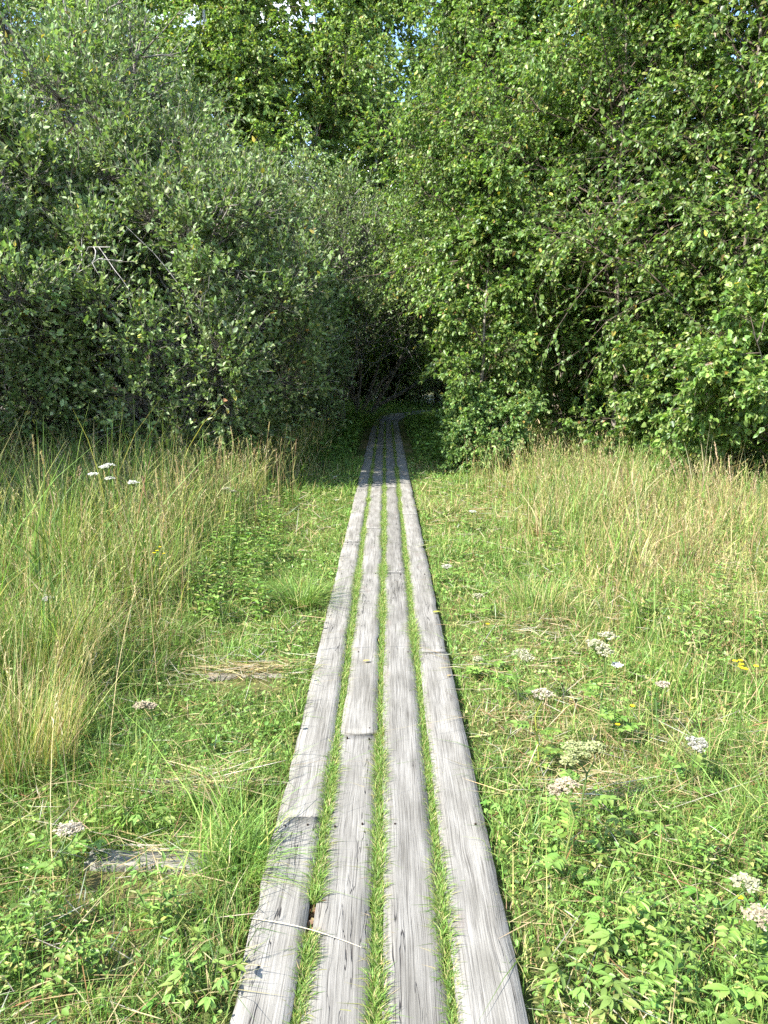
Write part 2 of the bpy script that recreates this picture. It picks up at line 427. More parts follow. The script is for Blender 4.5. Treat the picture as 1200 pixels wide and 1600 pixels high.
def plank_mesh(x0, x1, y0, y1, top, thick, seed, tilt=0.0):
    """one board: wavy worn edges, slightly cupped top, rounded arrises"""
    r = np.random.default_rng(seed)
    n = max(8, int((y1 - y0) / 0.05))
    ys = np.linspace(y0, y1, n)
    def edge():
        e = np.zeros(n)
        for k in range(7):
            fr = r.uniform(0.5, 2.2) * 1.75 ** k
            e += np.sin(ys * fr + r.uniform(0, 6.28)) * 0.0024 / (1 + 0.45 * k)
        e += r.normal(0, 0.0009, n)
        for _ in range(r.integers(1, 4)):               # broken bites
            c = r.uniform(y0, y1); e -= 0.013 * r.uniform(0.3, 1) * np.exp(-((ys - c) / r.uniform(0.03, 0.10)) ** 2)
        return e
    eL = x0 - edge(); eR = x1 + edge()
    # ends: a little ragged
    prof = np.array([[0.0, -thick], [0.0, -0.008], [0.004, -0.001], [0.25, 0.0], [0.5, 0.0], [0.75, 0.0], [0.996, -0.001], [1.0, -0.008], [1.0, -thick]])
    m = len(prof)
    cup = r.uniform(-0.003, 0.004); sag = 0.002 * np.sin(ys * 1.4 + r.uniform(0, 6)) + 0.0012 * np.sin(ys * 3.7 + r.uniform(0, 6))
    V = np.zeros((n, m, 3))
    for j, (a, z) in enumerate(prof):
        aa = a if a in (0.0, 0.25, 0.5, 0.75, 1.0) else a
        V[:, j, 0] = eL + (eR - eL) * aa
        V[:, j, 1] = ys
        V[:, j, 2] = top + z + sag + cup * (2 * aa - 1) ** 2 + tilt * (aa - 0.5) + (r.normal(0, 0.0006, n) if 2 <= j <= 6 else 0)
    V[0, :, 1] += r.normal(0, 0.004, m); V[-1, :, 1] += r.normal(0, 0.004, m)
    i = np.arange(n * m).reshape(n, m)
    a = i[:-1, :]; b = np.roll(a, -1, 1); c = i[1:, :]; d = np.roll(c, -1, 1)
    Q = np.stack([a, c, d, b], -1).reshape(-1, 4)
    mb = MB().add(V, Q)
    ctr0 = V[0].mean(0); ctr1 = V[-1].mean(0)
    k = mb.n
    mb.add([ctr0, ctr1])
    t0 = [[k, i[0, j], i[0, (j + 1) % m]] for j in range(m)]
    t1 = [[k + 1, i[-1, (j + 1) % m], i[-1, j]] for j in range(m)]
    mb.t.append(np.array(t0 + t1))
    return mb

ROWS = [(-0.369, -0.215), (-0.188, -0.021), (0.008, 0.174), (0.202, 0.370)]
JOINTS = [[0.2, 2.55, 7.05, 11.3, 15.9, 20.2, 23.6], [0.2, 3.2, 7.65, 12.2, 16.6, 21.0, 23.6],
          [0.2, 1.4, 5.95, 10.4, 14.8, 19.4, 23.6], [0.2, 4.2, 8.4, 12.9, 17.5, 21.6, 23.6]]
BEAMS = [0.85, 2.5, 4.2, 5.9, 7.6, 9.4, 11.2, 12.9, 14.8, 16.6, 18.4, 20.2, 21.9, 23.4]
pl_i = 0
for ri, (x0, x1) in enumerate(ROWS):
    js = JOINTS[ri]
    for a, b in zip(js[:-1], js[1:]):
        pl_i += 1
        r = random.Random(pl_i * 7)
        dx0 = r.uniform(-0.006, 0.006); dx1 = r.uniform(-0.006, 0.006)
        mb = plank_mesh(x0 + dx0, x1 + dx1, a + 0.004 - WY, b - 0.004 - WY, BT + r.uniform(-0.002, 0.002), 0.048, pl_i, r.uniform(-0.003, 0.003))
        p = mb.build("plank", M_WOOD, walk, smooth=False)
        # nails over the bearers and at the ends
        ny = [y for y in BEAMS if a + 0.1 < y < b - 0.1 and 1.6 < y < 9] + [y for y in (a + 0.05, b - 0.05) if 1.6 < y < 9]
        for y in ny:
            for fx in (0.22, 0.78):
                if r.random() < 0.35: continue
                cx = x0 + (x1 - x0) * fx + r.uniform(-0.012, 0.012); cyy = y - WY + r.uniform(-0.012, 0.012)
                ang = np.arange(7) * 2 * np.pi / 7; rad = 0.0036
                zz = BT + 0.006
                ring = np.stack([cx + rad * np.cos(ang), cyy + rad * np.sin(ang), np.full(7, zz - 0.001)], -1)
                low = ring.copy(); low[:, 2] -= 0.025
                MB().add(np.concatenate([ring, low, [[cx, cyy, zz]]]),
                         [[j, (j + 1) % 7, 7 + (j + 1) % 7, 7 + j] for j in range(7)], [[14, j, (j + 1) % 7] for j in range(7)]).build("nail", M_NAIL, p)
# bearers under the boards
for y in BEAMS:
    r = random.Random(int(y * 100))
    mb = plank_mesh(-0.075, 0.075, -0.46, 0.46, 0, 0.055, int(y * 77))
    me = mb.mesh("bearer", M_WOOD)
    o = link_mesh("bearer", me, walk)
    o.rotation_euler = (0, 0, math.pi / 2)
    o.location = (0, y - WY, BT - 0.062)
# the far run that bends to the right between the trees
def bend_run():
    pts = [(0.0, 23.65), (0.35, 26.6), (1.7, 29.2), (4.2, 31.0)]
    for k in range(3):
        (xa, ya), (xb, yb) = pts[k], pts[k + 1]
        L = math.hypot(xb - xa, yb - ya); th = math.atan2(yb - ya, xb - xa) - math.pi / 2
        for ri, (x0, x1) in enumerate(ROWS):
            me = plank_mesh(x0, x1, 0.02, L - 0.02, BT + 0.002 * ri, 0.048, 300 + k * 4 + ri).mesh("plank", M_WOOD)
            o = link_mesh("plank", me, walk)
            o.location = (xa, ya - WY, 0.012 * (k % 2)); o.rotation_euler = (0, 0, th)
bend_run()

# ------------------------------------------------------------------ grass and ground cover
GREEN = (0.116, 0.196, 0.036); BRIGHT = (0.176, 0.280, 0.058); YEL = (0.31, 0.315, 0.100); DEEP = (0.080, 0.140, 0.032)
STRAW = (0.42, 0.34, 0.18); TAN = (0.30, 0.215, 0.10); RUST = (0.20, 0.105, 0.045)

def scatter(y0, y1, dens, xlim=None, side=2.0):
    """points per square metre (function of y) over the view wedge plus a margin"""
    out = []
    y = y0
    while y < y1:
        dy = 0.25 if y < 8 else 0.5
        half = min(0.52 * (y + dy) + side, 16)
        n = rng.poisson(dens(y) * 2 * half * dy)
        out.append(np.stack([rng.uniform(-half, half, n), rng.uniform(y, y + dy, n)], -1))
        y += dy
    return np.concatenate(out)

def sm(x, a, b):
    t = np.clip((x - a) / (b - a), 0, 1); return t * t * (3 - 2 * t)

def tallness(x, y):
    """0 = trodden short turf by the boards, 1 = full meadow"""
    u = np.abs(x - WX) - 0.37
    n = wob(x, y, 21, 2.2) * 0.22 + wob(x, y, 22, 0.8) * 0.15
    left = sm(u + 1.3 * n, 0.38, 1.35) * (0.62 + 0.38 * sm(y + n, 2.1, 3.3))
    right = sm(u + 1.3 * n, 0.40, 1.8) * (0.35 + 0.65 * sm(y + 1.2 * n, 2.6, 5.0))
    return np.where(x < WX, left, right)

def off_boards(p, m=0.0):
    return np.abs(p[:, 0] - WX) > 0.375 + m

def by_beams(p):
    x, y = p[:, 0], p[:, 1]
    return ((np.abs(x + 0.79) < 0.21) & (y > 2.12) & (y < 2.40)) | ((np.abs(x + 0.755) < 0.20) & (y > 3.72) & (y < 4.0))

def with_z(p, dz=0.0):
    return np.concatenate([p, (ground_z(p[:, 0], p[:, 1]) + dz)[:, None]], 1)

def wscale(y, k=0.65):
    return np.maximum(1.0, y / 3.5) ** k

# short turf
p = scatter(0.8, 14, lambda y: 9000 * min(1, (3.0 / max(y, 1)) ** 1.05))
T = tallness(p[:, 0], p[:, 1])
keep = off_boards(p, 0.0) & (rng.random(len(p)) > T * 0.55) & ~(by_beams(p) & (rng.random(len(p)) < 0.85))
p = p[keep]; T = T[keep]
n = len(p)
h = rng.gamma(5, 0.2, n) * (0.05 + 0.09 * T + 0.05 * sm(wob(p[:, 0], p[:, 1], 31, 3.0), 0.2, 0.9)) * np.where(p[:, 0] < 0, 1.15, 1.0)
dry = sm(wob(p[:, 0], p[:, 1], 33, 2.6) + 0.25 * (p[:, 0] > 0), 0.15, 0.8)
tus = sm(wob(p[:, 0], p[:, 1], 35, 11.0) + 0.5 * wob(p[:, 0], p[:, 1], 36, 26.0), -0.35, 0.75)
h = h * (0.5 + 1.05 * tus)
c = palette(n, [GREEN, BRIGHT, YEL, DEEP], [3, 3.2, 1.1, 1])
c = c * np.exp(0.16 * wob(p[:, 0], p[:, 1], 37, 5.0))[:, None]
isdry = rng.random(n) < 0.05 + 0.26 * dry
c[isdry] = palette(isdry.sum(), [STRAW, TAN, YEL], [3, 2, 1])
V, Q = blades(with_z(p), h, rng.uniform(0, 6.28, n), rng.gamma(2.5, 0.28, n), 0.0042 * wscale(p[:, 1]) * rng.uniform(0.6, 1.4, n), 3, rng.normal(0, 0.25, (n, 1)))
o = MB().add(V, Q, col=np.repeat(c, 8, 0)).build("short_grass", M_GRASS)
tag(o, "short green turf growing along both edges of the boardwalk", "grass", kind="stuff")
print("short", n)

# meadow grass
p = scatter(0.8, 16, lambda y: 2700 * min(1, (3.2 / max(y, 1)) ** 0.85))
T = tallness(p[:, 0], p[:, 1])
keep = off_boards(p, 0.05) & (rng.random(len(p)) < T ** 1.3) & ~(by_beams(p) & (rng.random(len(p)) < 0.9))
p = p[keep]; T = T[keep]
n = len(p)
left = p[:, 0] < WX
clump = sm(wob(p[:, 0], p[:, 1], 41, 3.3), -0.3, 0.8)
hl = 0.25 + 0.36 * clump + 0.12 * sm(-p[:, 0], 1.0, 3.0)
hr = 0.17 + 0.22 * clump + 0.10 * sm(p[:, 1], 5, 9)
h = np.where(left, hl, hr) * T * (0.68 + 0.6 * sm(wob(p[:, 0], p[:, 1], 45, 8.0), -0.4, 0.7)) * np.exp(rng.normal(0, 0.34, n).clip(-1, 0.6))
dry = sm(1.5 * wob(p[:, 0], p[:, 1], 43, 2.2) + np.where(left, -0.1, 0.55 * sm(p[:, 1], 3, 7)), -0.1, 0.75)
c = palette(n, [GREEN, BRIGHT, YEL, DEEP], [3, 2.4, 2.4, 1])
isdry = rng.random(n) < np.where(left, 0.07 + 0.22 * dry, 0.14 + 0.55 * dry)
c[isdry] = palette(isdry.sum(), [STRAW, TAN, YEL, RUST], [3, 2, 1.5, 0.4])
az = rng.uniform(0, 6.28, n)
nearb = 1 - sm(p[:, 1], 2.2, 3.6)
h = h * (1 - 0.35 * nearb)
V, Q = blades(with_z(p), h, az, rng.gamma(1.8, 0.20, n) * (1 + 2.2 * nearb), 0.0050 * wscale(p[:, 1]) * rng.gamma(3.0, 0.36, n), 4, np.abs(rng.normal(0, 0.11, (n, 1))))
o = MB().add(V, Q, col=np.repeat(c, 10, 0)).build("meadow_grass", M_GRASS)
tag(o, "tall green and yellowing meadow grass on both sides of the path", "grass", kind="stuff")
print("meadow", n)

# upright flowering stalks with thin seed heads, all over the tall grass
p = scatter(1.2, 15, lambda y: 240)
T = tallness(p[:, 0], p[:, 1])
keep = (rng.random(len(p)) < T ** 2 * np.where(p[:, 0] < 0, 1.0, 0.8)) & off_boards(p, 0.25)
p = p[keep]; n = len(p)
h = np.where(p[:, 0] < 0, 0.68, 0.42 + 0.12 * sm(p[:, 1], 5, 9)) * np.exp(rng.normal(0, 0.2, n).clip(-0.5, 0.3))
c = palette(n, [STRAW, TAN, YEL, GREEN], [2.2, 1.6, 2.4, 2.4])
az = rng.uniform(0, 6.28, n); bend = rng.gamma(1.6, 0.12, n); lean = np.abs(rng.normal(0, 0.12, (n, 1)))
mb = MB()
base = with_z(p)
V, Q = blades(base, h, az, bend, 0.0030 * wscale(p[:, 1]), 4, lean)
mb.add(V, Q, col=np.repeat(c, 10, 0))
tipc = V.reshape(n, 5, 2, 3)
tip = tipc[:, 4].mean(1); prev = tipc[:, 3].mean(1); dv = norm(tip - prev)
for k in range(9):                       # spikelets along the head
    s0 = tip - dv * (0.015 + 0.011 * k)[..., None] if False else tip - dv * (0.012 * k)
    dd = dv * 1.2 + rng.normal(0, 0.35, (n, 3))
    Vl, Ql = leaf_strip(s0, dd, rng.normal(0, 1, (n, 3)), rng.uniform(0.012, 0.026, n), 0.004 * wscale(p[:, 1]))
    mb.add(Vl, Ql, col=np.repeat(c * rng.uniform(0.8, 1.25, (n, 1)), 6, 0))
o = mb.build("grass_seed_stalks", M_GRASS)
tag(o, "thin pale flowering grass stalks standing in the meadow", "grass", kind="stuff")
print("stalks", n)

# dead thatch lying low in the meadow
p = scatter(0.8, 13, lambda y: 900 * min(1, (3.2 / max(y, 1)) ** 0.8))
dry = sm(wob(p[:, 0], p[:, 1], 33, 2.6) + 0.25 * (p[:, 0] > 0), -0.2, 0.7)
keep = off_boards(p, 0.08) & (rng.random(len(p)) < 0.25 + 0.75 * dry)
p = p[keep]; n = len(p)
T = tallness(p[:, 0], p[:, 1])
d = np.stack([rng.normal(0, 1, n), rng.normal(0, 1, n), rng.normal(0.05, 0.18, n)], -1)
L = rng.gamma(4, 0.035, n)
b = with_z(p, 0.02) + np.stack([np.zeros(n), np.zeros(n), rng.uniform(0, 0.05 + 0.14 * T, n)], -1)
V, Q = leaf_strip(b, d, np.tile([0, 0, 1.0], (n, 1)) + rng.normal(0, 0.3, (n, 3)), L, 0.0036 * wscale(p[:, 1]), 0.1, 0.008)
c = palette(n, [STRAW, TAN, RUST, (0.36, 0.33, 0.25)], [3, 2, 0.6, 1.5])
lq = scatter(1.6, 9, lambda y: 7); lq = lq[off_boards(lq, 0.25)]; ln = len(lq)
Vl, Ql = blades(with_z(lq, 0.05), rng.uniform(0.25, 0.55, ln), rng.uniform(0, 6.28, ln), rng.uniform(0.9, 1.6, ln), 0.0032 * wscale(lq[:, 1]), 6, rng.uniform(0.2, 0.7, (ln, 1)))
Vl[:, 2] = 0.10 + (Vl[:, 2] - 0.10) * 0.3
hp = np.concatenate([np.stack([rng.normal(cx_, sx_, k_), rng.normal(cy_, sy_, k_)], -1) for cx_, cy_, sx_, sy_, k_ in
                     [(-0.78, 2.78, 0.13, 0.06, 260), (-0.80, 2.32, 0.12, 0.05, 70), (-0.75, 3.95, 0.16, 0.06, 240), (0.85, 2.75, 0.14, 0.08, 120), (0.55, 4.0, 0.12, 0.1, 90), (1.0, 4.6, 0.2, 0.15, 160)]])
hn = len(hp)
hd_ = np.stack([np.sign(rng.normal(0, 1, hn)) + rng.normal(0, 0.3, hn), rng.normal(0.1, 0.45, hn), rng.normal(0.03, 0.12, hn)], -1)
Vh, Qh = leaf_strip(with_z(hp, 0.03) + np.stack([np.zeros(hn), np.zeros(hn), rng.uniform(0, 0.05, hn)], -1), hd_, np.tile([0, 0, 1.0], (hn, 1)) + rng.normal(0, 0.3, (hn, 3)), rng.gamma(4, 0.035, hn), np.full(hn, 0.0038), 0.1, 0.01)
nb_ = 70
bl = np.stack([rng.uniform(-0.236, -0.200, nb_), rng.uniform(1.93, 2.13, nb_), rng.uniform(BT - 0.03, BT - 0.006, nb_)], -1)
Vb, Qb = leaf_strip(bl, rng.normal(0, 1, (nb_, 3)) * [1, 1, 0.2], np.tile([0, 0, 1.0], (nb_, 1)) + rng.normal(0, 0.4, (nb_, 3)), rng.uniform(0.012, 0.03, nb_), rng.uniform(0.008, 0.016, nb_), 0.1, 0.1)
o = MB().add(Vh, Qh, col=np.repeat(palette(hn, [STRAW, TAN, (0.38, 0.35, 0.27)], [3, 2, 2]), 6, 0)).add(Vb, Qb, col=np.repeat(palette(nb_, [TAN, RUST, (0.16, 0.10, 0.05)], [2, 2, 1]), 6, 0)).add(Vl, Ql, col=np.repeat(palette(ln, [STRAW, TAN], [2, 1]), 14, 0)).add(V, Q, col=np.repeat(c, 6, 0)).build("dry_grass_litter", M_GRASS)
tag(o, "straw coloured dead grass lying between the green blades", "dry grass", kind="stuff")
print("thatch", n)

# small broad leaves of clover and silverweed
p = scatter(0.8, 13, lambda y: 2600 * min(1, (3.0 / max(y, 1)) ** 0.9))
T = tallness(p[:, 0], p[:, 1])
patch = sm(wob(p[:, 0], p[:, 1], 51, 2.8), -0.15, 0.6)
keep = off_boards(p, 0.01) & (rng.random(len(p)) < (0.12 + 0.88 * patch) * (1 - 0.75 * T)) & ~by_beams(p)
p = p[keep]; T = T[keep]; n = len(p)
b = with_z(p) + np.stack([np.zeros(n), np.zeros(n), rng.uniform(0.015, 0.075 + 0.12 * T, n)], -1)
d = np.stack([rng.normal(0, 1, n), rng.normal(0, 1, n), rng.normal(0.1, 0.3, n)], -1)
L = rng.uniform(0.009, 0.027, n) * wscale(p[:, 1], 0.35)
V, Q = leaf_strip(b, d, np.tile([0, 0, 1.0], (n, 1)) + rng.normal(0, 0.45, (n, 3)), L, L * rng.uniform(0.45, 0.8, n), 0.12, 0.12)
c = palette(n, [GREEN, BRIGHT, DEEP, YEL], [3, 3, 1.2, 0.8])
o = MB().add(V, Q, col=np.repeat(c, 6, 0)).build("clover_cover", M_HERB)
tag(o, "low clover and small broad leaves covering the ground by the boards", "ground cover", kind="stuff")
print("clover", n)

# grass in the slots between the boards
mb = MB()
for gi, (xa, xb) in enumerate([(-0.215, -0.188), (-0.021, 0.008), (0.174, 0.202)]):
    nn = 66000
    y = 1.0 + 22 * rng.random(nn) ** 1.25
    fill = sm(wob(y * 0 + gi * 9.0, y, 61 + gi, 2.2) + 0.45 * (y < 6) + (0.3 if gi == 2 else 0.15), -0.75, -0.1)
    thin = np.where(y > 12.5, 0.3, 1.0)
    bare = (gi == 0) & (y > 1.96) & (y < 2.10)
    k = (rng.random(nn) < fill * thin) & ~bare
    y = y[k]; m = len(y)
    x = WX + rng.uniform(xa - 0.002, xb + 0.002, m)
    base = np.stack([x, y, np.full(m, BT - 0.022)], -1)
    lush = 0.75 + 0.4 * sm(wob(x * 0 + gi, y, 71 + gi, 5.0), -0.5, 0.8)
    h = rng.uniform(0.028, 0.054, m) * lush
    az = np.where(rng.random(m) < 0.5, 0, np.pi) + rng.normal(0, 0.9, m)
    V, Q = blades(base, h, az, rng.gamma(2.2, 0.24, m), 0.0042 * wscale(y, 0.5) * rng.uniform(0.6, 1.3, m), 3, np.abs(rng.normal(0, 0.2, (m, 1))))
    c = palette(m, [GREEN, BRIGHT, YEL, STRAW], [2.5, 3.5, 2, 0.5])
    mb.add(V, Q, col=np.repeat(c, 8, 0))
o = mb.build("slot_grass", M_GRASS)
tag(o, "short grass growing up through the slots between the planks", "grass", kind="stuff")

# undergrowth in the shade of the wood
p = scatter(12.5, 34, lambda y: 420 if y < 24 else 130, side=3.0)
near_walk = np.abs(p[:, 0] - WX - np.clip(p[:, 1] - 24, 0, 9) * 0.35)
keep = near_walk > 0.55
p = p[keep]; near_walk = near_walk[keep]; n = len(p)
h = (0.14 + 0.36 * sm(near_walk, 0.5, 2.2)) * np.exp(rng.normal(0, 0.3, n))
V, Q = blades(with_z(p), h, rng.uniform(0, 6.28, n), rng.gamma(2.4, 0.28, n), 0.013 * rng.uniform(0.6, 1.5, n), 3, np.abs(rng.normal(0, 0.2, (n, 1))))
c = palette(n, [GREEN, BRIGHT, DEEP, YEL], [3, 2, 2, 1])
mb = MB().add(V, Q, col=np.repeat(c, 8, 0))
q = p[rng.random(n) < 0.5]; m = len(q)
b = with_z(q) + np.stack([np.zeros(m), np.zeros(m), rng.uniform(0.05, 0.4, m)], -1)
L = rng.uniform(0.04, 0.10, m)
V, Q = leaf_strip(b, np.stack([rng.normal(0, 1, m), rng.normal(0, 1, m), rng.normal(0, 0.3, m)], -1), np.tile([0, 0, 1.0], (m, 1)) + rng.normal(0, 0.4, (m, 3)), L, L * 0.55)
mb.add(V, Q, col=np.repeat(palette(m, [GREEN, BRIGHT, DEEP], [3, 2, 2]), 6, 0))
o = mb.build("woodland_undergrowth", M_GRASS)
tag(o, "grass and low leafy undergrowth in the shade beneath the trees", "undergrowth", kind="stuff")
print("under", n)

# ------------------------------------------------------------------ trees
def spawn(P, k, tmin, tmax, ang, length, m=5, up=0.0, droop=0.0, jit=0.05, bias=1.0, taper=0.55):
    """k side shoots on each of the centre lines P; returns paths and their parent t"""
    n, mp, _ = P.shape
    t = tmin + (tmax - tmin) * rng.random((n, k)) ** bias
    f = t * (mp - 1); i = np.clip(f.astype(int), 0, mp - 2); fr = (f - i)[..., None]
    r = np.arange(n)[:, None]
    pos = P[r, i] * (1 - fr) + P[r, i + 1] * fr
    tan = norm(P[r, i + 1] - P[r, i])
    rnd = norm(rng.normal(0, 1, (n, k, 3)))
    perp = norm(rnd - tan * (rnd * tan).sum(-1, keepdims=True))
    a = ang * np.exp(rng.normal(0, 0.25, (n, k)))[..., None]
    d = tan * np.cos(a) + perp * np.sin(a)
    d = norm(d + np.array([0, 0, up]))
    L = np.asarray(length) * np.ones((n, k)) if np.ndim(length) < 1 else np.asarray(length)[:, None] * np.ones((n, k))
    L = L * (1 - taper * t) * np.exp(rng.normal(0, 0.22, (n, k)))
    pos = pos.reshape(-1, 3); d = d.reshape(-1, 3); L = L.reshape(-1)
    s = np.linspace(0, 1, m)[None, :, None]
    path = pos[:, None] + d[:, None] * (L[:, None, None] * s)
    path[:, :, 2] -= (droop * L)[:, None] * (s[..., 0] ** 2)
    j = rng.normal(0, 1, path.shape) * (jit * L)[:, None, None]
    j[:, 0] = 0
    path = path + j * s
    return path, t.reshape(-1), L

def leaves_on(P, k, L, wr, spread, hang, cols, probs, tmin=0.15, jit=0.2, upn=0.6):
    n, mp, _ = P.shape
    t = tmin + (1 - tmin) * rng.random((n, k))
    f = t * (mp - 1); i = np.clip(f.astype(int), 0, mp - 2); fr = (f - i)[..., None]
    r = np.arange(n)[:, None]
    pos = (P[r, i] * (1 - fr) + P[r, i + 1] * fr).reshape(-1, 3)
    tan = norm(P[r, i + 1] - P[r, i]).reshape(-1, 3)
    N = len(pos)
    d = norm(tan + spread * norm(rng.normal(0, 1, (N, 3))) + np.array([0, 0, -hang]))
    nrm = norm(np.array([0, 0, upn]) + rng.normal(0, 0.6, (N, 3)))
    LL = L * np.exp(rng.normal(0, 0.32, N).clip(-0.9, 0.45))
    V, Q = leaf_strip(pos, d, nrm, LL, LL * wr * rng.uniform(0.8, 1.2, N), 0.16, 0.1)
    c = palette(N, cols, probs, jit)
    od = rng.random(N) < 0.018; c[od] = palette(int(od.sum()), [(0.36, 0.30, 0.06), (0.28, 0.17, 0.07)], [3, 1])
    # twig to twig difference
    tw = np.exp(rng.normal(0, 0.12, n)); c = c * np.repeat(tw, k)[:, None]
    return V, Q, c

W_COLS = [(0.155, 0.218, 0.072), (0.198, 0.268, 0.096), (0.104, 0.156, 0.048), (0.29, 0.345, 0.170)]
B_COLS = [(0.122, 0.200, 0.040), (0.170, 0.255, 0.060), (0.085, 0.148, 0.032), (0.245, 0.290, 0.085)]
BG_COLS = [(0.155, 0.240, 0.055), (0.205, 0.295, 0.072), (0.115, 0.185, 0.042), (0.270, 0.305, 0.075)]

def stem_path(x0, y0, lx, ly, h, m=9, wob_=0.06, curve=1.5):
    s = np.linspace(0, 1, m)
    P = np.stack([x0 + lx * s ** curve, y0 + ly * s ** curve, h * s], -1)
    j = rng.normal(0, wob_, P.shape); j[0] = 0; j[:, 2] *= 0.3
    j = np.cumsum(j, 0) * 0.5
    return P + j

def willow(nst, H, R, nb, cols=W_COLS, leaf=0.064, dens=1.0, low=0.04, lobes=80, zmin=0.35):
    """a many-stemmed bushy willow with a domed crown"""
    root = empty("willow_bush")
    stems = []
    for k in range(nst):
        a = 2 * np.pi * (k + rng.uniform(-0.3, 0.3)) / nst; rr = R * (0.25 + 0.6 * rng.random()) if k else 0.1
        hh = H * (1.0 - 0.36 * (rr / R) ** 2) * rng.uniform(0.82, 0.98)
        stems.append(stem_path(0.22 * np.cos(a), 0.22 * np.sin(a), rr * np.cos(a), rr * np.sin(a), hh, 9, 0.08 * H / 6))
    S = np.array(stems)
    rad0 = 0.055 * H / 6
    for k in range(nst):
        rr = np.linspace(rad0 * rng.uniform(0.8, 1.25), rad0 * 0.16, 9)[None]
        V, Q = tubes(S[k:k + 1], rr, 7)
        MB().add(V, Q).build("stem", M_BARK_WILLOW, root, smooth=True)
    B, tb, Lb = spawn(S, nb, low, 1.0, 0.85, 0.26 * H, 6, 0.25, 0.06, 0.05, 0.8, 0.5)
    C, tc_, Lc = spawn(B, 6, 0.15, 1.0, 0.75, Lb * 0.5, 5, 0.22, 0.0, 0.06, 0.8, 0.45)
    # billowing clumps over the dome, each carried by a limb from the nearest stem
    nl = lobes
    k = np.arange(nl) + 0.5
    cz = 1 - 1.72 * k / nl                         # from the top down past the waist
    az = k * 2.39996 + rng.normal(0, 0.2, nl)
    rr = np.sqrt(np.clip(1 - cz ** 2, 0, 1))
    f = rng.uniform(0.70, 0.98, nl)
    ctr = np.stack([R * rr * np.cos(az) * f, R * rr * np.sin(az) * f, H * (0.42 + 0.50 * cz * f)], -1)
    ctr[:, 2] = np.maximum(ctr[:, 2], zmin + rng.uniform(0, 0.5, nl))
    lr = H * 0.115 * rng.uniform(0.75, 1.3, nl)
    flat = S[:, 2:].reshape(-1, 3)
    limbs = []
    for c0 in ctr:
        dd = np.linalg.norm(flat - c0, axis=1) + 2.0 * np.maximum(0, flat[:, 2] - c0[2] + 0.3)
        s0 = flat[np.argmin(dd)]
        tt = np.linspace(0, 1, 6)[:, None]
        pth = s0 + (c0 - s0) * tt; pth[:, 2] -= 0.10 * np.linalg.norm(c0 - s0) * np.sin(np.pi * tt[:, 0])
        limbs.append(pth + rng.normal(0, 0.03, pth.shape) * tt * (1 - tt) * 4)
    limbs = np.array(limbs)
    nt_ = int(92 * dens)
    out = norm(ctr - np.array([0, 0, 0.40 * H]))
    u = norm(rng.normal(0, 1, (nl, nt_, 3)) + 0.75 * out[:, None] + np.array([0, 0, 0.35]))
    st = ctr[:, None] + u * (lr[:, None, None] * rng.uniform(0.1, 0.6, (nl, nt_, 1)))
    dirs = norm(u + np.array([0, 0, 0.55]) + rng.normal(0, 0.3, (nl, nt_, 3)))
    LL = lr[:, None, None] * rng.uniform(0.4, 0.95, (nl, nt_, 1))
    D = (st[:, :, None] + dirs[:, :, None] * LL[..., None] * np.linspace(0, 1, 4)[None, None, :, None]).reshape(-1, 4, 3)
    D[:, 1:] += rng.normal(0, 0.012, D[:, 1:].shape)
    root_tw = np.stack([np.repeat(ctr, nt_, 0), D[:, 0]], 1)
    dead = MB()
    X, _, Lx = spawn(S, 5, 0.04, 0.40, 0.75, 0.42 * H, 8, 0.15, 0.10, 0.05, 1.0, 0.2)
    Y, _, Ly = spawn(X, 6, 0.25, 1.0, 0.7, Lx * 0.35, 5, 0.1, 0.05, 0.07, 1.0, 0.3)
    V, Q = tubes(X, np.linspace(1, 0.3, 8)[None] * np.full((len(X), 1), 0.013), 5); dead.add(V, Q)
    V, Q = tubes(Y, np.linspace(1, 0.4, 5)[None] * np.full((len(Y), 1), 0.006), 4); dead.add(V, Q)
    dead.build("dead_branches", M_DEADWOOD, root)
    mb = MB()
    V, Q = tubes(B, np.linspace(1, 0.25, 6)[None] * (0.006 + 0.012 * Lb)[:, None], 4); mb.add(V, Q)
    V, Q = tubes(C, np.linspace(1, 0.35, 5)[None] * (0.004 + 0.006 * Lc)[:, None], 3); mb.add(V, Q)
    V, Q = tubes(limbs, np.tile(np.linspace(0.020, 0.008, 6), (nl, 1)) * H / 6, 5); mb.add(V, Q)
    V, Q = tubes(D, np.full((len(D), 4), 0.0026), 3); mb.add(V, Q)
    V, Q = tubes(root_tw, np.full((len(D), 2), 0.0035), 3); mb.add(V, Q)
    mb.build("branches", M_BARK_WILLOW, root)
    crown = MB()
    lc = np.exp(rng.normal(0, 0.10, (nl, 1)))
    V, Q, c = leaves_on(D, 13, leaf, 0.54, 1.0, -0.1, cols, [3, 3, 2, 1.3]); c = c * np.repeat(lc, nt_ * 13, 0)
    crown.add(V, Q, col=np.repeat(c, 6, 0))
    V, Q, c = leaves_on(C, int(12 * dens), leaf, 0.42, 0.75, -0.1, cols, [3, 3, 2, 1], 0.3); crown.add(V, Q, col=np.repeat(c, 6, 0))
    crown.build("crown", M_WILLOW, root)
    return root

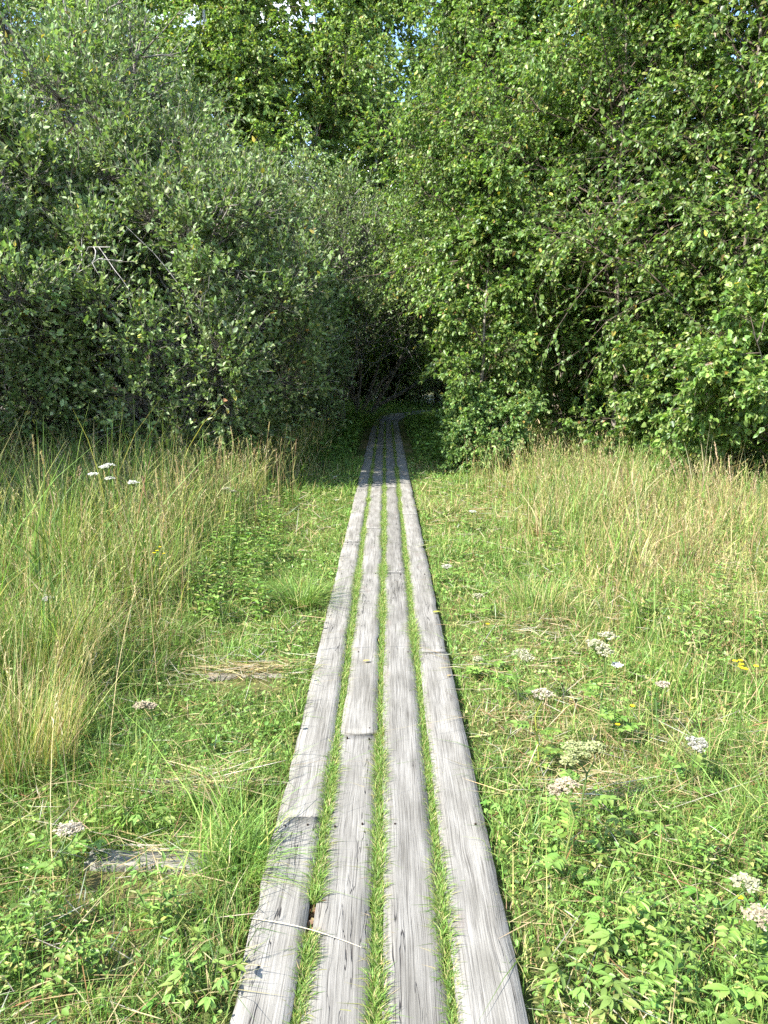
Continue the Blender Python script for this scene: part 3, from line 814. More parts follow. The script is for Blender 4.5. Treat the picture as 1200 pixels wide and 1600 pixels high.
def birch(H, R, nb, cols=B_COLS, leaf=0.058, bark=M_BARK_YOUNG, low=0.06, dens=1.0, stems=1, name="birch_tree", rad=0.05, top=0.25):
    root = empty(name)
    Ss = []
    for k in range(stems):
        a = rng.uniform(0, 6.28)
        Ss.append(stem_path(0.25 * k * np.cos(a), 0.25 * k * np.sin(a), 0.5 * k * np.cos(a) + rng.normal(0, 0.15), 0.5 * k * np.sin(a) + rng.normal(0, 0.15), H * (1 - 0.12 * k), 11, 0.035))
    S = np.array(Ss)
    for k in range(stems):
        rr = (rad * np.linspace(1, 0.12, 11) ** 0.9)[None]
        V, Q = tubes(S[k:k + 1], rr, 9)
        MB().add(V, Q).build("trunk", bark, root, smooth=True)
    nbk = nb // stems
    B, tb, Lb = spawn(S, nbk, low, 0.99, 1.05, 1.0, 6, 0.30, 0.16, 0.045, 1.0, 0.0)
    # envelope: widest about a third of the way up
    prof = np.interp(tb, [0, 0.08, 0.25, 0.5, 0.8, 1.0], [0.55, 0.85, 1.0, 0.9, 0.55, top])
    B = B[:, :1] + (B - B[:, :1]) * (prof * R)[:, None, None]; Lb = Lb * prof * R
    C, tc_, Lc = spawn(B, 10, 0.18, 1.0, 0.8, np.maximum(Lb * 0.46, 0.25), 5, 0.0, 0.22, 0.06, 0.55, 0.35)
    D, td, Ld = spawn(C, 6, 0.1, 1.0, 0.75, np.maximum(Lc * 0.5, 0.18), 4, -0.05, 0.15, 0.05, 0.85, 0.3)
    mb = MB()
    V, Q = tubes(B, np.linspace(1, 0.25, 6)[None] * (0.003 + 0.0045 * Lb)[:, None], 4); mb.add(V, Q)
    V, Q = tubes(C, np.linspace(1, 0.35, 5)[None] * (0.002 + 0.0022 * Lc)[:, None], 3); mb.add(V, Q)
    V, Q = tubes(D, np.full((len(D), 4), 0.0016), 3); mb.add(V, Q)
    mb.build("branches", M_TWIG, root)
    crown = MB()
    V, Q, c = leaves_on(D, int(12 * dens), leaf, 0.72, 0.8, 0.45, cols, [3, 3, 2, 1.2]); crown.add(V, Q, col=np.repeat(c, 6, 0))
    V, Q, c = leaves_on(C, int(6 * dens), leaf, 0.72, 0.8, 0.45, cols, [3, 3, 2, 1.2], 0.4); crown.add(V, Q, col=np.repeat(c, 6, 0))
    crown.build("crown", M_LEAF, root)
    return root

def place(proto, used, x, y, rz, sc, label, cat, group, squash=1.0, dz=-0.03):
    o = proto if proto.name not in used else copy_tree(proto)
    used.add(proto.name)
    o.location = (x, y, float(ground_z(np.array(x), np.array(y))) + dz)
    o.rotation_euler = (0, 0, rz)
    o.scale = (sc, sc, sc * squash)
    tag(o, label, cat, group)
    return o

used = set()
WG = "grey-green willows left of the boardwalk"
wA = willow(10, 7.6, 3.4, 12, lobes=95)
wB = willow(9, 5.2, 2.3, 10, lobes=75)
for pr, x, y, rz, s, q, lab in [
    (wA, -5.6, 14.2, 0.3, 1.08, 1.0, "tallest grey-green willow filling the upper left of the scene"),
    (wB, -3.25, 11.6, 0.0, 0.98, 1.0, "rounded pale willow standing in front of the taller one on the left"),
    (wB, -2.95, 15.2, 2.1, 0.90, 1.0, "dark low willow overhanging the left edge of the shaded boardwalk"),
    (wB, -6.0, 10.6, 4.0, 1.05, 1.05, "willow cut by the left edge, dark beneath, behind the tall grass"),
    (wA, -3.9, 18.6, 2.6, 0.84, 1.0, "willow behind the others on the left, its top sloping to the boardwalk"),
]:
    place(pr, used, x, y, rz, s, lab, "willow", WG, q)
wC = willow(8, 6.6, 2.9, 7, low=0.45, lobes=54, zmin=2.7)
place(wC, used, -1.3, 20.3, 0.5, 1.0, "willow arching over the shaded far stretch of the boardwalk", "willow", WG)
for x, y, s in [(-9.8, 13.5, 1.0), (-7.8, 5.6, 0.80)]:
    place(wA, used, x, y, rng.uniform(0, 6), s, "willow in the thicket beyond the left edge of the tall willows", "willow", "willows beyond the left edge")

BGp = "birches in the leafy wall right of the boardwalk"
b1 = birch(8.8, 2.3, 100)
b2 = birch(8.2, 2.2, 96, stems=2)
b3 = birch(9.6, 2.5, 110)
b4 = birch(8.4, 2.6, 90, low=0.30)
for pr, x, y, rz, s, lab in [
    (b2, 3.35, 14.9, 0.5, 0.95, "young birch at the left end of the leafy wall, its branches over the boardwalk"),
    (b4, 3.7, 12.6, 1.2, 0.95, "birch in the leafy wall, low branches hanging over the dark gap of trunks"),
    (b3, 5.0, 11.2, 2.6, 1.0, "full birch on the right with branches sweeping low onto the dry grass"),
    (b1, 6.4, 10.4, 4.4, 1.0, "birch cut by the right edge of the leafy wall"),
    (b3, 3.4, 15.4, 5.4, 1.06, "tall birch behind the left end of the leafy wall"),
    (b2, 5.2, 14.6, 3.3, 1.1, "birch in the middle of the leafy wall, half hidden by those in front"),
    (b3, 7.6, 13.4, 0.9, 1.1, "tall birch behind the right end of the leafy wall"),
    (b1, 8.8, 10.8, 2.2, 1.0, "birch beyond the right edge of the leafy wall"),
    (b4, 2.15, 15.8, 1.0, 1.0, "birch arching over the boardwalk from the right, bare below, beside the sky gap"),
    (b2, 3.7, 19.4, 1.7, 1.12, "birch beside the shaded bend of the boardwalk on its right"),
]:
    place(pr, used, x, y, rz, s, lab, "birch", BGp)
# sapling and bush at the mouth of the tunnel
sap = birch(4.6, 0.95, 46, name="birch_sapling", rad=0.035, low=0.24)
place(sap, used, 1.50, 12.6, 0.4, 1.0, "slim birch sapling with a bare lower trunk right of the boardwalk", "birch sapling", None)
bush = birch(1.5, 0.62, 48, [(0.14, 0.225, 0.06), (0.18, 0.275, 0.08), (0.10, 0.17, 0.045), (0.25, 0.30, 0.10)], name="leafy_bush", rad=0.016, low=0.02, leaf=0.048, stems=2, dens=1.4, top=0.7)
place(bush, used, 1.36, 11.9, 0.4, 0.82, "small bright bush at the foot of the slim sapling", "bush", None)

scrub = birch(2.6, 1.15, 64, name="birch_scrub", rad=0.022, low=0.03, stems=3, top=0.6)
for x, y, s, rz, lab in [(4.35, 11.2, 0.95, 1.0, "low birch scrub bulging onto the dry grass in front of the dark gap"), (5.35, 10.2, 1.05, 3.0, "low birch scrub in front of the wall near the right edge"), (6.5, 9.7, 1.1, 4.4, "low birch scrub cut by the right edge")]:
    place(scrub, used, x, y, rz, s, lab, "bush", None)

# tall trees of the wood behind
t1 = birch(15.0, 3.0, 120, BG_COLS, 0.078, M_BARK_BIRCH, 0.10, 1.7, rad=0.12)
t2 = birch(13.0, 2.8, 110, BG_COLS, 0.078, M_BARK_BIRCH, 0.06, 1.7, rad=0.10)
for pr, x, y, rz, s, lab in [
    (t1, -2.1, 25.0, 0.2, 1.05, "tall yellowing birch rising behind the willows, left of the sky gap"),
    (t2, -4.6, 23.5, 1.5, 1.02, "tall birch behind the tallest willow"),
    (t1, -0.4, 31.0, 3.1, 1.1, "tall birch with a pale trunk seen in the sky gap"),
    (t1, -5.8, 27.5, 1.1, 1.12, "tall birch between two others behind the tallest willow"),
    (t2, -7.6, 24.0, 4.0, 1.0, "tall birch behind the willows, far left of the sky gap"),
    (t1, -10.8, 25.0, 5.0, 1.0, "tall birch behind the willow at the left edge"),
    (t1, 3.2, 26.5, 2.0, 0.98, "tall birch behind the bend of the boardwalk"),
]:
    place(pr, used, x, y, rz, s, lab, "birch", "tall birches behind the willows")
for i in range(22):
    a = i / 21
    x = -13 + 28 * a + rng.normal(0, 0.8); y = 34 + 8 * rng.random()
    if -1 < x < 1.2: continue
    s = rng.uniform(0.7, 1.0) * (0.62 if x < -5 else 1.0)
    place(t1 if i % 2 else t2, used, x, y, rng.uniform(0, 6.28), s, "birch in the wood far behind, seen only in glimpses between nearer trees", "birch", "birches of the wood behind")

for i in range(17):
    x = -17 + 2.1 * i + rng.normal(0, 0.4); y = 30 + rng.uniform(0, 5) + 0.25 * abs(x)
    place(wB, used, x, y, rng.uniform(0, 6.28), rng.uniform(0.8, 1.15), "shrub in the understorey far behind, closing the view under the trees", "shrub", "understorey shrubs of the wood behind")

for x, y, s in [(-9.0, 21, 1.1), (-6.8, 22, 1.0), (-12.0, 20, 1.1), (-4.2, 21.5, 0.95), (-13.0, 14.0, 1.0), (5.5, 21, 1.1), (8.5, 19, 1.1), (11.5, 17, 1.1), (-0.9, 34, 1.1), (0.8, 35, 1.1), (2.4, 33.5, 1.1)]:
    place(wB, used, x, y, rng.uniform(0, 6.28), s, "shrub in the understorey far behind, closing the view under the trees", "shrub", "understorey shrubs of the wood behind")

# leaning dark willow at the end of the tunnel
def leaning_willow():
    root = empty("leaning_willow", (-0.75, 24.5, 0.0))
    st = []
    for k, (lx, h, ly) in enumerate([(3.4, 3.6, 0.6), (2.6, 4.4, -0.4), (1.7, 4.8, 0.9), (3.9, 2.4, 0.2), (0.6, 5.0, 0.3), (-0.9, 4.6, 0.2), (-2.0, 4.0, -0.2)]):
        st.append(stem_path(rng.normal(0, 0.18), rng.normal(0, 0.15), lx, ly, h, 9, 0.07, 1.15))
    S = np.array(st)
    for k in range(len(S)):
        V, Q = tubes(S[k:k + 1], np.linspace(0.075, 0.02, 9)[None] * rng.uniform(0.7, 1.1), 7)
        MB().add(V, Q).build("stem", M_BARK_WILLOW, root, smooth=True)
    B, tb, Lb = spawn(S, 12, 0.3, 1.0, 0.8, 1.5, 6, 0.25, 0.05, 0.05, 0.8, 0.3)
    C, _, Lc = spawn(B, 6, 0.2, 1.0, 0.7, Lb * 0.5, 5, 0.1, 0.05, 0.06)
    mb = MB()
    V, Q = tubes(B, np.linspace(1, 0.25, 6)[None] * (0.006 + 0.012 * Lb)[:, None], 4); mb.add(V, Q)
    V, Q = tubes(C, np.full((len(C), 5), 0.004), 3); mb.add(V, Q)
    mb.build("branches", M_BARK_WILLOW, root)
    cr = MB(); V, Q, c = leaves_on(C, 14, 0.07, 0.45, 0.8, 0.0, W_COLS, [3, 3, 2, 1]); cr.add(V, Q, col=np.repeat(c, 6, 0)); cr.build("crown", M_WILLOW, root)
    tag(root, "dark willow with slanting bare stems closing the end of the shaded walk", "willow")
leaning_willow()

# ------------------------------------------------------------------ flowers and herbs
def tube_path(pts, r0, r1, sides=5):
    P = np.array(pts, float)[None]; R = np.linspace(r0, r1, P.shape[1])[None]
    return tubes(P, R, sides)

def umbel_head(mb, top, rad, nray, cf, cr, dome=0.35, floret=0.0045):
    """rays fanning from one point to little clusters of florets"""
    for k in range(nray):
        rr = rad * math.sqrt((k + 0.5) / nray); a = k * 2.39996 + rng.normal(0, 0.15)
        e = np.array(top) + [rr * math.cos(a), rr * math.sin(a), rad * dome * (1 - (rr / rad) ** 2) + rng.normal(0, rad * 0.05)]
        V, Q = tube_path([np.array(top) - [0, 0, rad * 0.75], (np.array(top) - [0, 0, rad * 0.35]) * 0.5 + e * 0.5 - [0, 0, rad * 0.05], e], 0.0010, 0.0007, 3)
        mb.add(V, Q, col=cr)
        m = 9
        off = rng.normal(0, 1, (m, 3)) * [rad * 0.13, rad * 0.13, rad * 0.04]
        P = e + off
        for z in range(2):
            d = np.stack([rng.normal(0, 1, m), rng.normal(0, 1, m), rng.normal(0.1, 0.3, m)], -1)
            V, Q = leaf_strip(P, d, np.tile([0, 0, 1.0], (m, 1)) + rng.normal(0, 0.3, (m, 3)), np.full(m, floret * 2), np.full(m, floret * 1.7), 0.1, 0.0)
            c = np.array(cf) * np.exp(rng.normal(0, 0.15, (m, 1)))
            mb.add(V, Q, col=np.repeat(c, 6, 0))

def umbel_plant(x, y, zh, heads, cf, label, leafy=True, tint=(0.10, 0.16, 0.04), name="umbel_flower", cat="wild flower", nray=16):
    gz = float(ground_z(np.array(x), np.array(y)))
    root = empty(name, (x, y, gz)); tag(root, label, cat)
    H = zh - gz
    lean = rng.normal(0, 0.03, 2)
    sm_ = MB()
    node = np.array([lean[0], lean[1], H * 0.68])
    V, Q = tube_path([(0, 0, -0.02), (lean[0] * 0.4, lean[1] * 0.4, H * 0.35), node], 0.0045, 0.003); sm_.add(V, Q, col=tint)
    for (dx, dy, dz, rad) in heads:
        top = np.array([dx, dy, H + dz])
        V, Q = tube_path([node, node * 0.5 + top * 0.5 + [dx * 0.2, 0, -0.01], top - [0, 0, rad * 0.7]], 0.003, 0.0018); sm_.add(V, Q, col=tint)
    sm_.build("stem", M_HERB, root, smooth=True)
    for (dx, dy, dz, rad) in heads:
        mb = MB(); umbel_head(mb, (dx, dy, H + dz), rad, nray, cf, tint); mb.build("flower_head", M_PETAL, root)
    if leafy:
        mb = MB()
        for k in range(4):
            a = rng.uniform(0, 6.28); z = H * rng.uniform(0.15, 0.6); Ls = rng.uniform(0.07, 0.13)
            ax = np.array([math.cos(a), math.sin(a), 0.25]); b0 = np.array([lean[0] * z / H, lean[1] * z / H, z])
            V, Q = tube_path([b0, b0 + ax * Ls * 0.5, b0 + ax * Ls], 0.0014, 0.001, 3); mb.add(V, Q, col=tint)
            m = 9; tt = np.linspace(0.35, 1, m)[:, None]
            P = b0 + ax * Ls * tt
            sd_ = np.array([-math.sin(a), math.cos(a), 0.0]); sg = np.where(np.arange(m) % 2, 1, -1)[:, None]
            d = ax * 0.6 + sd_ * sg; d[-1] = ax
            LL = rng.uniform(0.030, 0.048, m)
            V, Q = leaf_strip(P, d, np.tile([0, 0, 1.0], (m, 1)) + rng.normal(0, 0.2, (m, 3)), LL, LL * 0.5); mb.add(V, Q, col=palette(m, [GREEN, BRIGHT], [1, 1]).repeat(6, 0))
        mb.build("leaves", M_HERB, root)
    return root

WHITE = (0.62, 0.61, 0.53); CREAM = (0.36, 0.345, 0.22); TANF = (0.36, 0.30, 0.20); PINKT = (0.40, 0.345, 0.25); GREENC = (0.30, 0.32, 0.14); GREYW = (0.36, 0.345, 0.275)

def at(px, py, z):
    """photo pixel and a height -> ground position under that point"""
    Zc = (1.70 - z) * 1210 / ((py - 574) * math.cos(math.radians(PITCH)))
    D = (Zc - (1.70 - z) * math.sin(math.radians(PITCH))) / math.cos(math.radians(PITCH))
    return (px - 603) / 1210 * Zc, D

def U(px, py, z, heads, cf, label, **k):
    x, y = at(px, py, z); return umbel_plant(x, y, z, heads, cf, label, **k)

U(158, 738, 0.95, [(-0.06, 0, -0.02, 0.035), (0.02, 0.02, 0.03, 0.04), (0.07, -0.02, 0.05, 0.035), (0.06, 0.0, -0.05, 0.035)], WHITE, "white umbel flower with four heads standing tall in the left grass")
U(207, 755, 0.90, [(0, 0, 0, 0.035)], WHITE, "single flat white flower head right of the four-headed one")
U(227, 1103, 0.36, [(-0.012, 0, 0, 0.030), (0.02, 0.01, -0.008, 0.022)], TANF, "faded tan umbel on a bare stalk left of the boardwalk", leafy=False)
U(103, 1298, 0.24, [(0, 0, 0, 0.033), (0.03, 0.01, 0.0, 0.02)], PINKT, "pale faded umbel low in the grass above the old beam")
U(75, 937, 0.48, [(0, 0, 0, 0.03)], GREYW, "greyish faded umbel among tall grass at the left edge", leafy=False)
U(353, 765, 0.60, [(0, 0, 0, 0.04), (0.06, 0, -0.02, 0.03)], CREAM, "small cream umbel where tall grass meets the short turf", leafy=False)
U(942, 1008, 0.50, [(-0.03, 0, 0.0, 0.045), (0.025, 0.03, 0.03, 0.04), (0.0, -0.03, -0.02, 0.042)], CREAM, "large cream umbel with three crowded heads in the right meadow")
U(964, 1040, 0.42, [(0, 0, 0, 0.022)], WHITE, "small white umbel just below the large cream one")
U(815, 1022, 0.36, [(0, 0, 0, 0.042), (0.02, -0.03, -0.01, 0.03)], CREAM, "cream umbel midway between the boardwalk and the large cream one")
U(848, 1085, 0.40, [(0, 0, 0, 0.040)], PINKT, "pinkish tan umbel on a yellow-green stem", tint=(0.26, 0.28, 0.05))
U(910, 1172, 0.36, [(-0.02, 0, 0, 0.050), (0.05, 0.02, 0.0, 0.035), (-0.05, -0.02, -0.03, 0.03)], GREENC, "wide greenish cream umbel below the pinkish tan one", nray=22)
U(884, 1226, 0.40, [(0, 0, 0, 0.035), (-0.03, 0, -0.02, 0.025)], TANF, "fading tan umbel on a thick pale stalk close to the boards", tint=(0.22, 0.26, 0.07))
U(1088, 1160, 0.28, [(0, 0, 0, 0.034), (0.0, -0.02, -0.01, 0.03)], GREYW, "fluffy grey-white seed umbel near the right edge")
U(1035, 1070, 0.34, [(0, 0, 0, 0.026)], PINKT, "small dull umbel between the yellow flowers and the large cream one", leafy=False)
U(747, 932, 0.22, [(0, 0, 0, 0.034)], CREAM, "flat cream umbel low in the turf right of the boards")
U(698, 886, 0.20, [(0, 0, 0, 0.036)], GREYW, "pale grey umbel touching the right edge of the boardwalk")
U(747, 1030, 0.16, [(0, 0, 0, 0.022)], CREAM, "tiny cream umbel in the turf near the boards")
U(738, 800, 0.25, [(0, 0, 0, 0.034)], WHITE, "distant white umbel in the short turf right of the boardwalk")
U(1166, 1380, 0.30, [(0, 0, 0, 0.034)], CREAM, "upper of two tan umbels at the lower right edge")
U(1186, 1432, 0.30, [(0, 0, 0, 0.036)], TANF, "lower of two tan umbels at the lower right edge")

def yellow_flower(px, py, z, n, rad, label, cat="yellow flower", name="yellow_flower"):
    x, y = at(px, py, z); gz = float(ground_z(np.array(x), np.array(y)))
    root = empty(name, (x, y, gz)); tag(root, label, cat)
    st = MB(); hd = MB()
    for k in range(n):
        o = rng.normal(0, 0.028, 2) if n > 1 else np.zeros(2)
        top = np.array([o[0], o[1], z - gz + (rng.normal(0, 0.015) if n > 1 else 0)])
        V, Q = tube_path([(0, 0, -0.01), top * 0.5 + [0.01, 0, 0], top], 0.0016, 0.0011, 4); st.add(V, Q, col=GREEN)
        m = 6; a = np.arange(m) * 2 * np.pi / m + rng.uniform(0, 1)
        d = np.stack([np.cos(a), np.sin(a), np.full(m, 0.45)], -1)
        V, Q = leaf_strip(np.tile(top, (m, 1)), d, np.tile([0, 0, 1.0], (m, 1)), np.full(m, rad), np.full(m, rad * 1.1), 0.15, 0.1)
        hd.add(V, Q, col=(0.80, 0.60, 0.02))
        V, Q = tube_path([top, top + [0, 0, rad * 0.4]], rad * 0.3, rad * 0.2, 6); hd.add(V, Q, col=(0.6, 0.42, 0.03))
    st.build("stem", M_HERB, root); hd.build("flower_head", M_PETAL, root)
yellow_flower(988, 1104, 0.30, 1, 0.013, "upper of two yellow buttercups in the right meadow")
yellow_flower(965, 1133, 0.28, 1, 0.012, "lower of two yellow buttercups in the right meadow")
yellow_flower(762, 976, 0.20, 1, 0.014, "yellow buttercup above dark leaves right of the boards")
yellow_flower(1156, 1403, 0.22, 1, 0.011, "yellow buttercup at the lower right among broad leaves")
yellow_flower(1163, 1045, 0.42, 7, 0.013, "cluster of small yellow flowers near the right edge", name="yellow_flower_cluster")
yellow_flower(250, 860, 0.55, 4, 0.012, "few yellow flowers deep in the left tall grass", name="yellow_flower_cluster")

# feathery seed heads on tall reeds
def plume(x, y, h, L, col, label, group=None, lean=0.1, dark=False):
    gz = float(ground_z(np.array(x), np.array(y)))
    root = empty("plume_grass", (x, y, gz)); tag(root, label, "grass plume", group)
    a = rng.uniform(0, 6.28)
    pts = np.array([[lean * h * s ** 2 * math.cos(a), lean * h * s ** 2 * math.sin(a), h * s] for s in np.linspace(0, 1, 7)])
    mb = MB(); V, Q = tubes(pts[None], np.linspace(0.0020, 0.0010, 7)[None] * wscale(np.array(y), 0.4), 4); mb.add(V, Q, col=TAN if not dark else GREEN)
    m = 3; b = np.tile(pts[2], (m, 1)) + [[0, 0, 0.05 * k] for k in range(m)]
    V, Q = blades(b, np.full(m, h * 0.4), rng.uniform(0, 6.28, m), np.full(m, 0.6), np.full(m, 0.006), 3, 0.5)
    mb.add(V, Q, col=YEL)
    mb.build("stem", M_GRASS, root)
    hd = MB(); N = 110
    t = rng.random(N); d0 = norm(pts[-1] - pts[-2])
    P = pts[-1] - d0 * (L * t)[:, None]
    fat = np.sin(np.clip(t * 0.9 + 0.1, 0, 1) * np.pi) * 0.5 + 0.25
    d = d0 * 1.0 + norm(rng.normal(0, 1, (N, 3))) * (0.55 * fat)[:, None]
    V, Q = leaf_strip(P, d, rng.normal(0, 1, (N, 3)), rng.uniform(0.014, 0.03, N), np.full(N, 0.0045))
    hd.add(V, Q, col=np.repeat(np.array(col) * np.exp(rng.normal(0, 0.2, (N, 1))), 6, 0)); hd.build("seed_head", M_GRASS, root)

PG = "feathery seed heads above the left tall grass"
for px, py, z in [(28, 625, 1.25), (52, 680, 1.15), (88, 710, 1.15), (235, 748, 0.95), (248, 742, 0.95), (232, 790, 0.85), (264, 775, 0.85), (300, 730, 0.95), (330, 700, 1.0), (293, 720, 1.05), (240, 810, 0.78),
                  (276, 830, 0.75), (345, 715, 0.95), (410, 660, 1.05), (395, 690, 0.95), (372, 668, 1.05), (5, 660, 1.25), (120, 770, 0.95), (60, 800, 0.9), (440, 660, 1.0), (455, 690, 0.85), (330, 645, 1.1)]:
    x, y = at(px, py, z)
    plume(x, y, z - 0.03, rng.uniform(0.10, 0.20), STRAW if rng.random() < 0.55 else (0.33, 0.22, 0.14), "feathery tan grass plume standing above the tall grass left of the boardwalk", PG, 0.08)
PG2 = "brown plumes at the foot of the right trees"
for px, py, z in [(1140, 700, 1.0), (1152, 720, 0.9), (1175, 735, 0.85), (1080, 715, 0.9), (1065, 740, 0.8), (985, 735, 0.8)]:
    x, y = at(px, py, z)
    plume(x, y, z - 0.03, rng.uniform(0.14, 0.24), (0.36, 0.27, 0.17), "brown drooping grass plume in front of the right trees", PG2, 0.22)

# broad-leaved herbs
def herb(nst, Ls, lf, name="leafy_herb"):
    root = empty(name)
    st = MB(); lv = MB()
    for k in range(nst):
        a = 2 * np.pi * k / nst + rng.normal(0, 0.4); el = rng.uniform(0.5, 1.2)
        d = np.array([math.cos(a) * math.cos(el), math.sin(a) * math.cos(el), math.sin(el)]); L = Ls * rng.uniform(0.6, 1.2)
        tip = d * L
        V, Q = tube_path([(0, 0, -0.02), tip * 0.55 + [0, 0, 0.01], tip], 0.0020, 0.0012, 4); st.add(V, Q, col=GREEN)
        m = 5
        aa = a + np.array([-1.5, -0.75, 0, 0.75, 1.5]) + rng.normal(0, 0.12, m)
        dd = np.stack([np.cos(aa), np.sin(aa), rng.normal(-0.02, 0.15, m)], -1)
        base = np.tile(tip, (m, 1)); base[[0, 4]] = tip * 0.80
        LL = lf * np.array([0.75, 0.9, 1.1, 0.9, 0.75]) * rng.uniform(0.85, 1.15, m)
        # leaf blade in four cross sections, folded at the midrib
        nn = np.tile([0, 0, 1.0], (m, 1)) + rng.normal(0, 0.2, (m, 3)); dn = norm(dd); s = norm(np.cross(dn, nn)); u = np.cross(s, dn)
        ts = np.array([0, 0.15, 0.35, 0.6, 0.82, 1.0]); wsn = np.array([0.02, 0.13, 0.20, 0.17, 0.09, 0.0])
        rows = []
        for t_, w_ in zip(ts, wsn):
            ctr = base + dn * (LL * t_)[:, None] - u * (LL * 0.22 * t_ ** 2)[:, None]
            rows.append(np.stack([ctr - s * (LL * w_)[:, None] + u * (LL * w_ * 0.35)[:, None], ctr, ctr + s * (LL * w_)[:, None] + u * (LL * w_ * 0.35)[:, None]], 1))
        V = np.stack(rows, 1)                      # m,6,3,3
        i = np.arange(m * 18).reshape(m, 6, 3)
        Q = np.concatenate([np.stack([i[:, :-1, j], i[:, :-1, j + 1], i[:, 1:, j + 1], i[:, 1:, j]], -1).reshape(-1, 4) for j in (0, 1)])
        c = palette(1, [GREEN, BRIGHT], [1, 1.4], 0.15)[0]
        lv.add(V.reshape(-1, 3), Q, col=c)
    st.build("stem", M_HERB, root); lv.build("leaves", M_HERB, root)
    return root
def forb(nst, H, lf, ratio):
    """upright leafy stems with narrow leaves up their length"""
    root = empty("leafy_stem_plant")
    st = MB(); lv = MB()
    for k in range(nst):
        a = rng.uniform(0, 6.28); L = H * rng.uniform(0.6, 1.1); o = rng.normal(0, 0.05, 2)
        tip = np.array([o[0] + 0.25 * L * math.cos(a), o[1] + 0.25 * L * math.sin(a), L])
        b0 = np.array([o[0], o[1], -0.01]); mid = b0 * 0.5 + tip * 0.5; mid[:2] = b0[:2] * 0.75 + tip[:2] * 0.25
        V, Q = tube_path([b0, mid, tip], 0.0024, 0.0012, 4); st.add(V, Q, col=(0.13, 0.16, 0.05))
        m = 16; t = np.linspace(0.15, 1, m)
        P = np.where(t[:, None] < 0.5, b0 + (mid - b0) * (t[:, None] / 0.5), mid + (tip - mid) * (t[:, None] / 0.5 - 1))
        aa = np.arange(m) * 2.4 + rng.uniform(0, 6)
        d = np.stack([np.cos(aa), np.sin(aa), rng.uniform(0.0, 0.6, m)], -1)
        LL = lf * rng.uniform(0.7, 1.15, m) * (1 - 0.5 * t ** 3)
        V, Q = leaf_strip(P, d, np.tile([0, 0, 1.0], (m, 1)) + rng.normal(0, 0.25, (m, 3)), LL, LL * ratio, 0.2, 0.2)
        lv.add(V, Q, col=np.repeat(palette(m, [GREEN, BRIGHT, YEL], [3, 3, 1]), 6, 0))
    st.build("stem", M_HERB, root); lv.build("leaves", M_HERB, root)
    return root
forbs = [forb(6, 0.34, 0.075, 0.32), forb(8, 0.28, 0.06, 0.42), forb(5, 0.40, 0.085, 0.26)]
herbs = [herb(6, 0.17, 0.062), herb(9, 0.22, 0.070), herb(5, 0.13, 0.055)]
def put_herbs(spots, label, group, smin=0.8, smax=1.25, kinds=None):
    for i, (px, py) in enumerate(spots):
        x, y = at(px, py, 0.12)
        place((kinds or herbs)[i % 3], used, x, y, rng.uniform(0, 6.28), rng.uniform(smin, smax), label, "herb", group, dz=0.0)
put_herbs([(960, 1450), (1010, 1500), (1120, 1490), (1170, 1540), (985, 1560), (1110, 1585), (1190, 1480), (900, 1545), (1130, 1400), (1195, 1590)],
          "broad-leaved herb in the leafy patch at the lower right", "broad-leaved herbs at the lower right", 0.5, 0.85)
put_herbs([(300, 1490), (330, 1530), (270, 1540), (150, 1310), (215, 1275), (225, 1350), (60, 1530)],
          "broad-leaved herb in the turf left of the near boards", "broad-leaved herbs left of the near boards", 0.4, 0.7)
put_herbs([(735, 985), (760, 1000), (780, 985), (870, 1150), (850, 1180), (880, 1350), (930, 1240), (960, 1330), (790, 1255), (690, 900), (1000, 1290), (1120, 1260)],
          "broad-leaved herb in the turf beside the right edge of the boards", "broad-leaved herbs beside the right edge", 0.4, 0.7)
put_herbs([(400, 900), (385, 930), (430, 870), (350, 920), (330, 960), (415, 820), (450, 790), (470, 760), (370, 860), (390, 880), (420, 850), (360, 820), (345, 880), (310, 920), (440, 830), (400, 950), (375, 790), (460, 740)],
          "upright leafy plant where the left turf meets the tall grass", "leafy plants at the left turf edge", 0.8, 1.3, forbs)

put_herbs([(1040, 930), (1075, 950), (1120, 930), (1160, 955), (1010, 970), (1100, 985), (900, 790), (1180, 900), (960, 900), (870, 860), (1140, 860), (1060, 1010), (1180, 1000), (830, 800), (1120, 1040), (1010, 840)],
          "upright leafy plant among the dry grass of the right meadow", "leafy plants in the right meadow", 0.7, 1.2, forbs)
put_herbs([(60, 1450), (120, 1510), (250, 1430), (20, 1500)],
          "narrow-leaved plant in the rough turf at the lower left", "narrow-leaved plants at the lower left", 0.45, 0.75, forbs)
put_herbs([(1000, 1460), (1080, 1440), (1150, 1520), (1060, 1550), (1180, 1350), (1090, 1340), (1020, 1590)],
          "narrow-leaved plant mixed into the leafy patch at the lower right", "narrow-leaved plants at the lower right", 0.45, 0.7, forbs)
# one thick dark stalk in the left grass
def dark_stalk():
    x, y = at(52, 845, 0.75); gz = float(ground_z(np.array(x), np.array(y)))
    s_ = np.linspace(0, 1, 8)
    P = np.stack([0.02 * s_, 0.01 * s_, (0.75 - gz) * s_], -1)
    V, Q = tubes(P[None], np.linspace(0.010, 0.007, 8)[None], 7)
    mb = MB().add(V, Q, col=(0.06, 0.10, 0.025))
    b = np.tile(P[4], (3, 1)) + np.array([[0, 0, 0.0], [0, 0, 0.1], [0, 0, 0.18]])
    V, Q = blades(b, np.full(3, 0.22), np.array([0.3, 2.6, 4.4]), np.full(3, 0.5), np.full(3, 0.016), 4, 0.5); mb.add(V, Q, col=DEEP)
    o = mb.build("thistle_stalk", M_HERB); o.location = (x, y, gz); tag(o, "single thick dark green stalk in the tall grass at the left edge", "plant stalk")
dark_stalk()

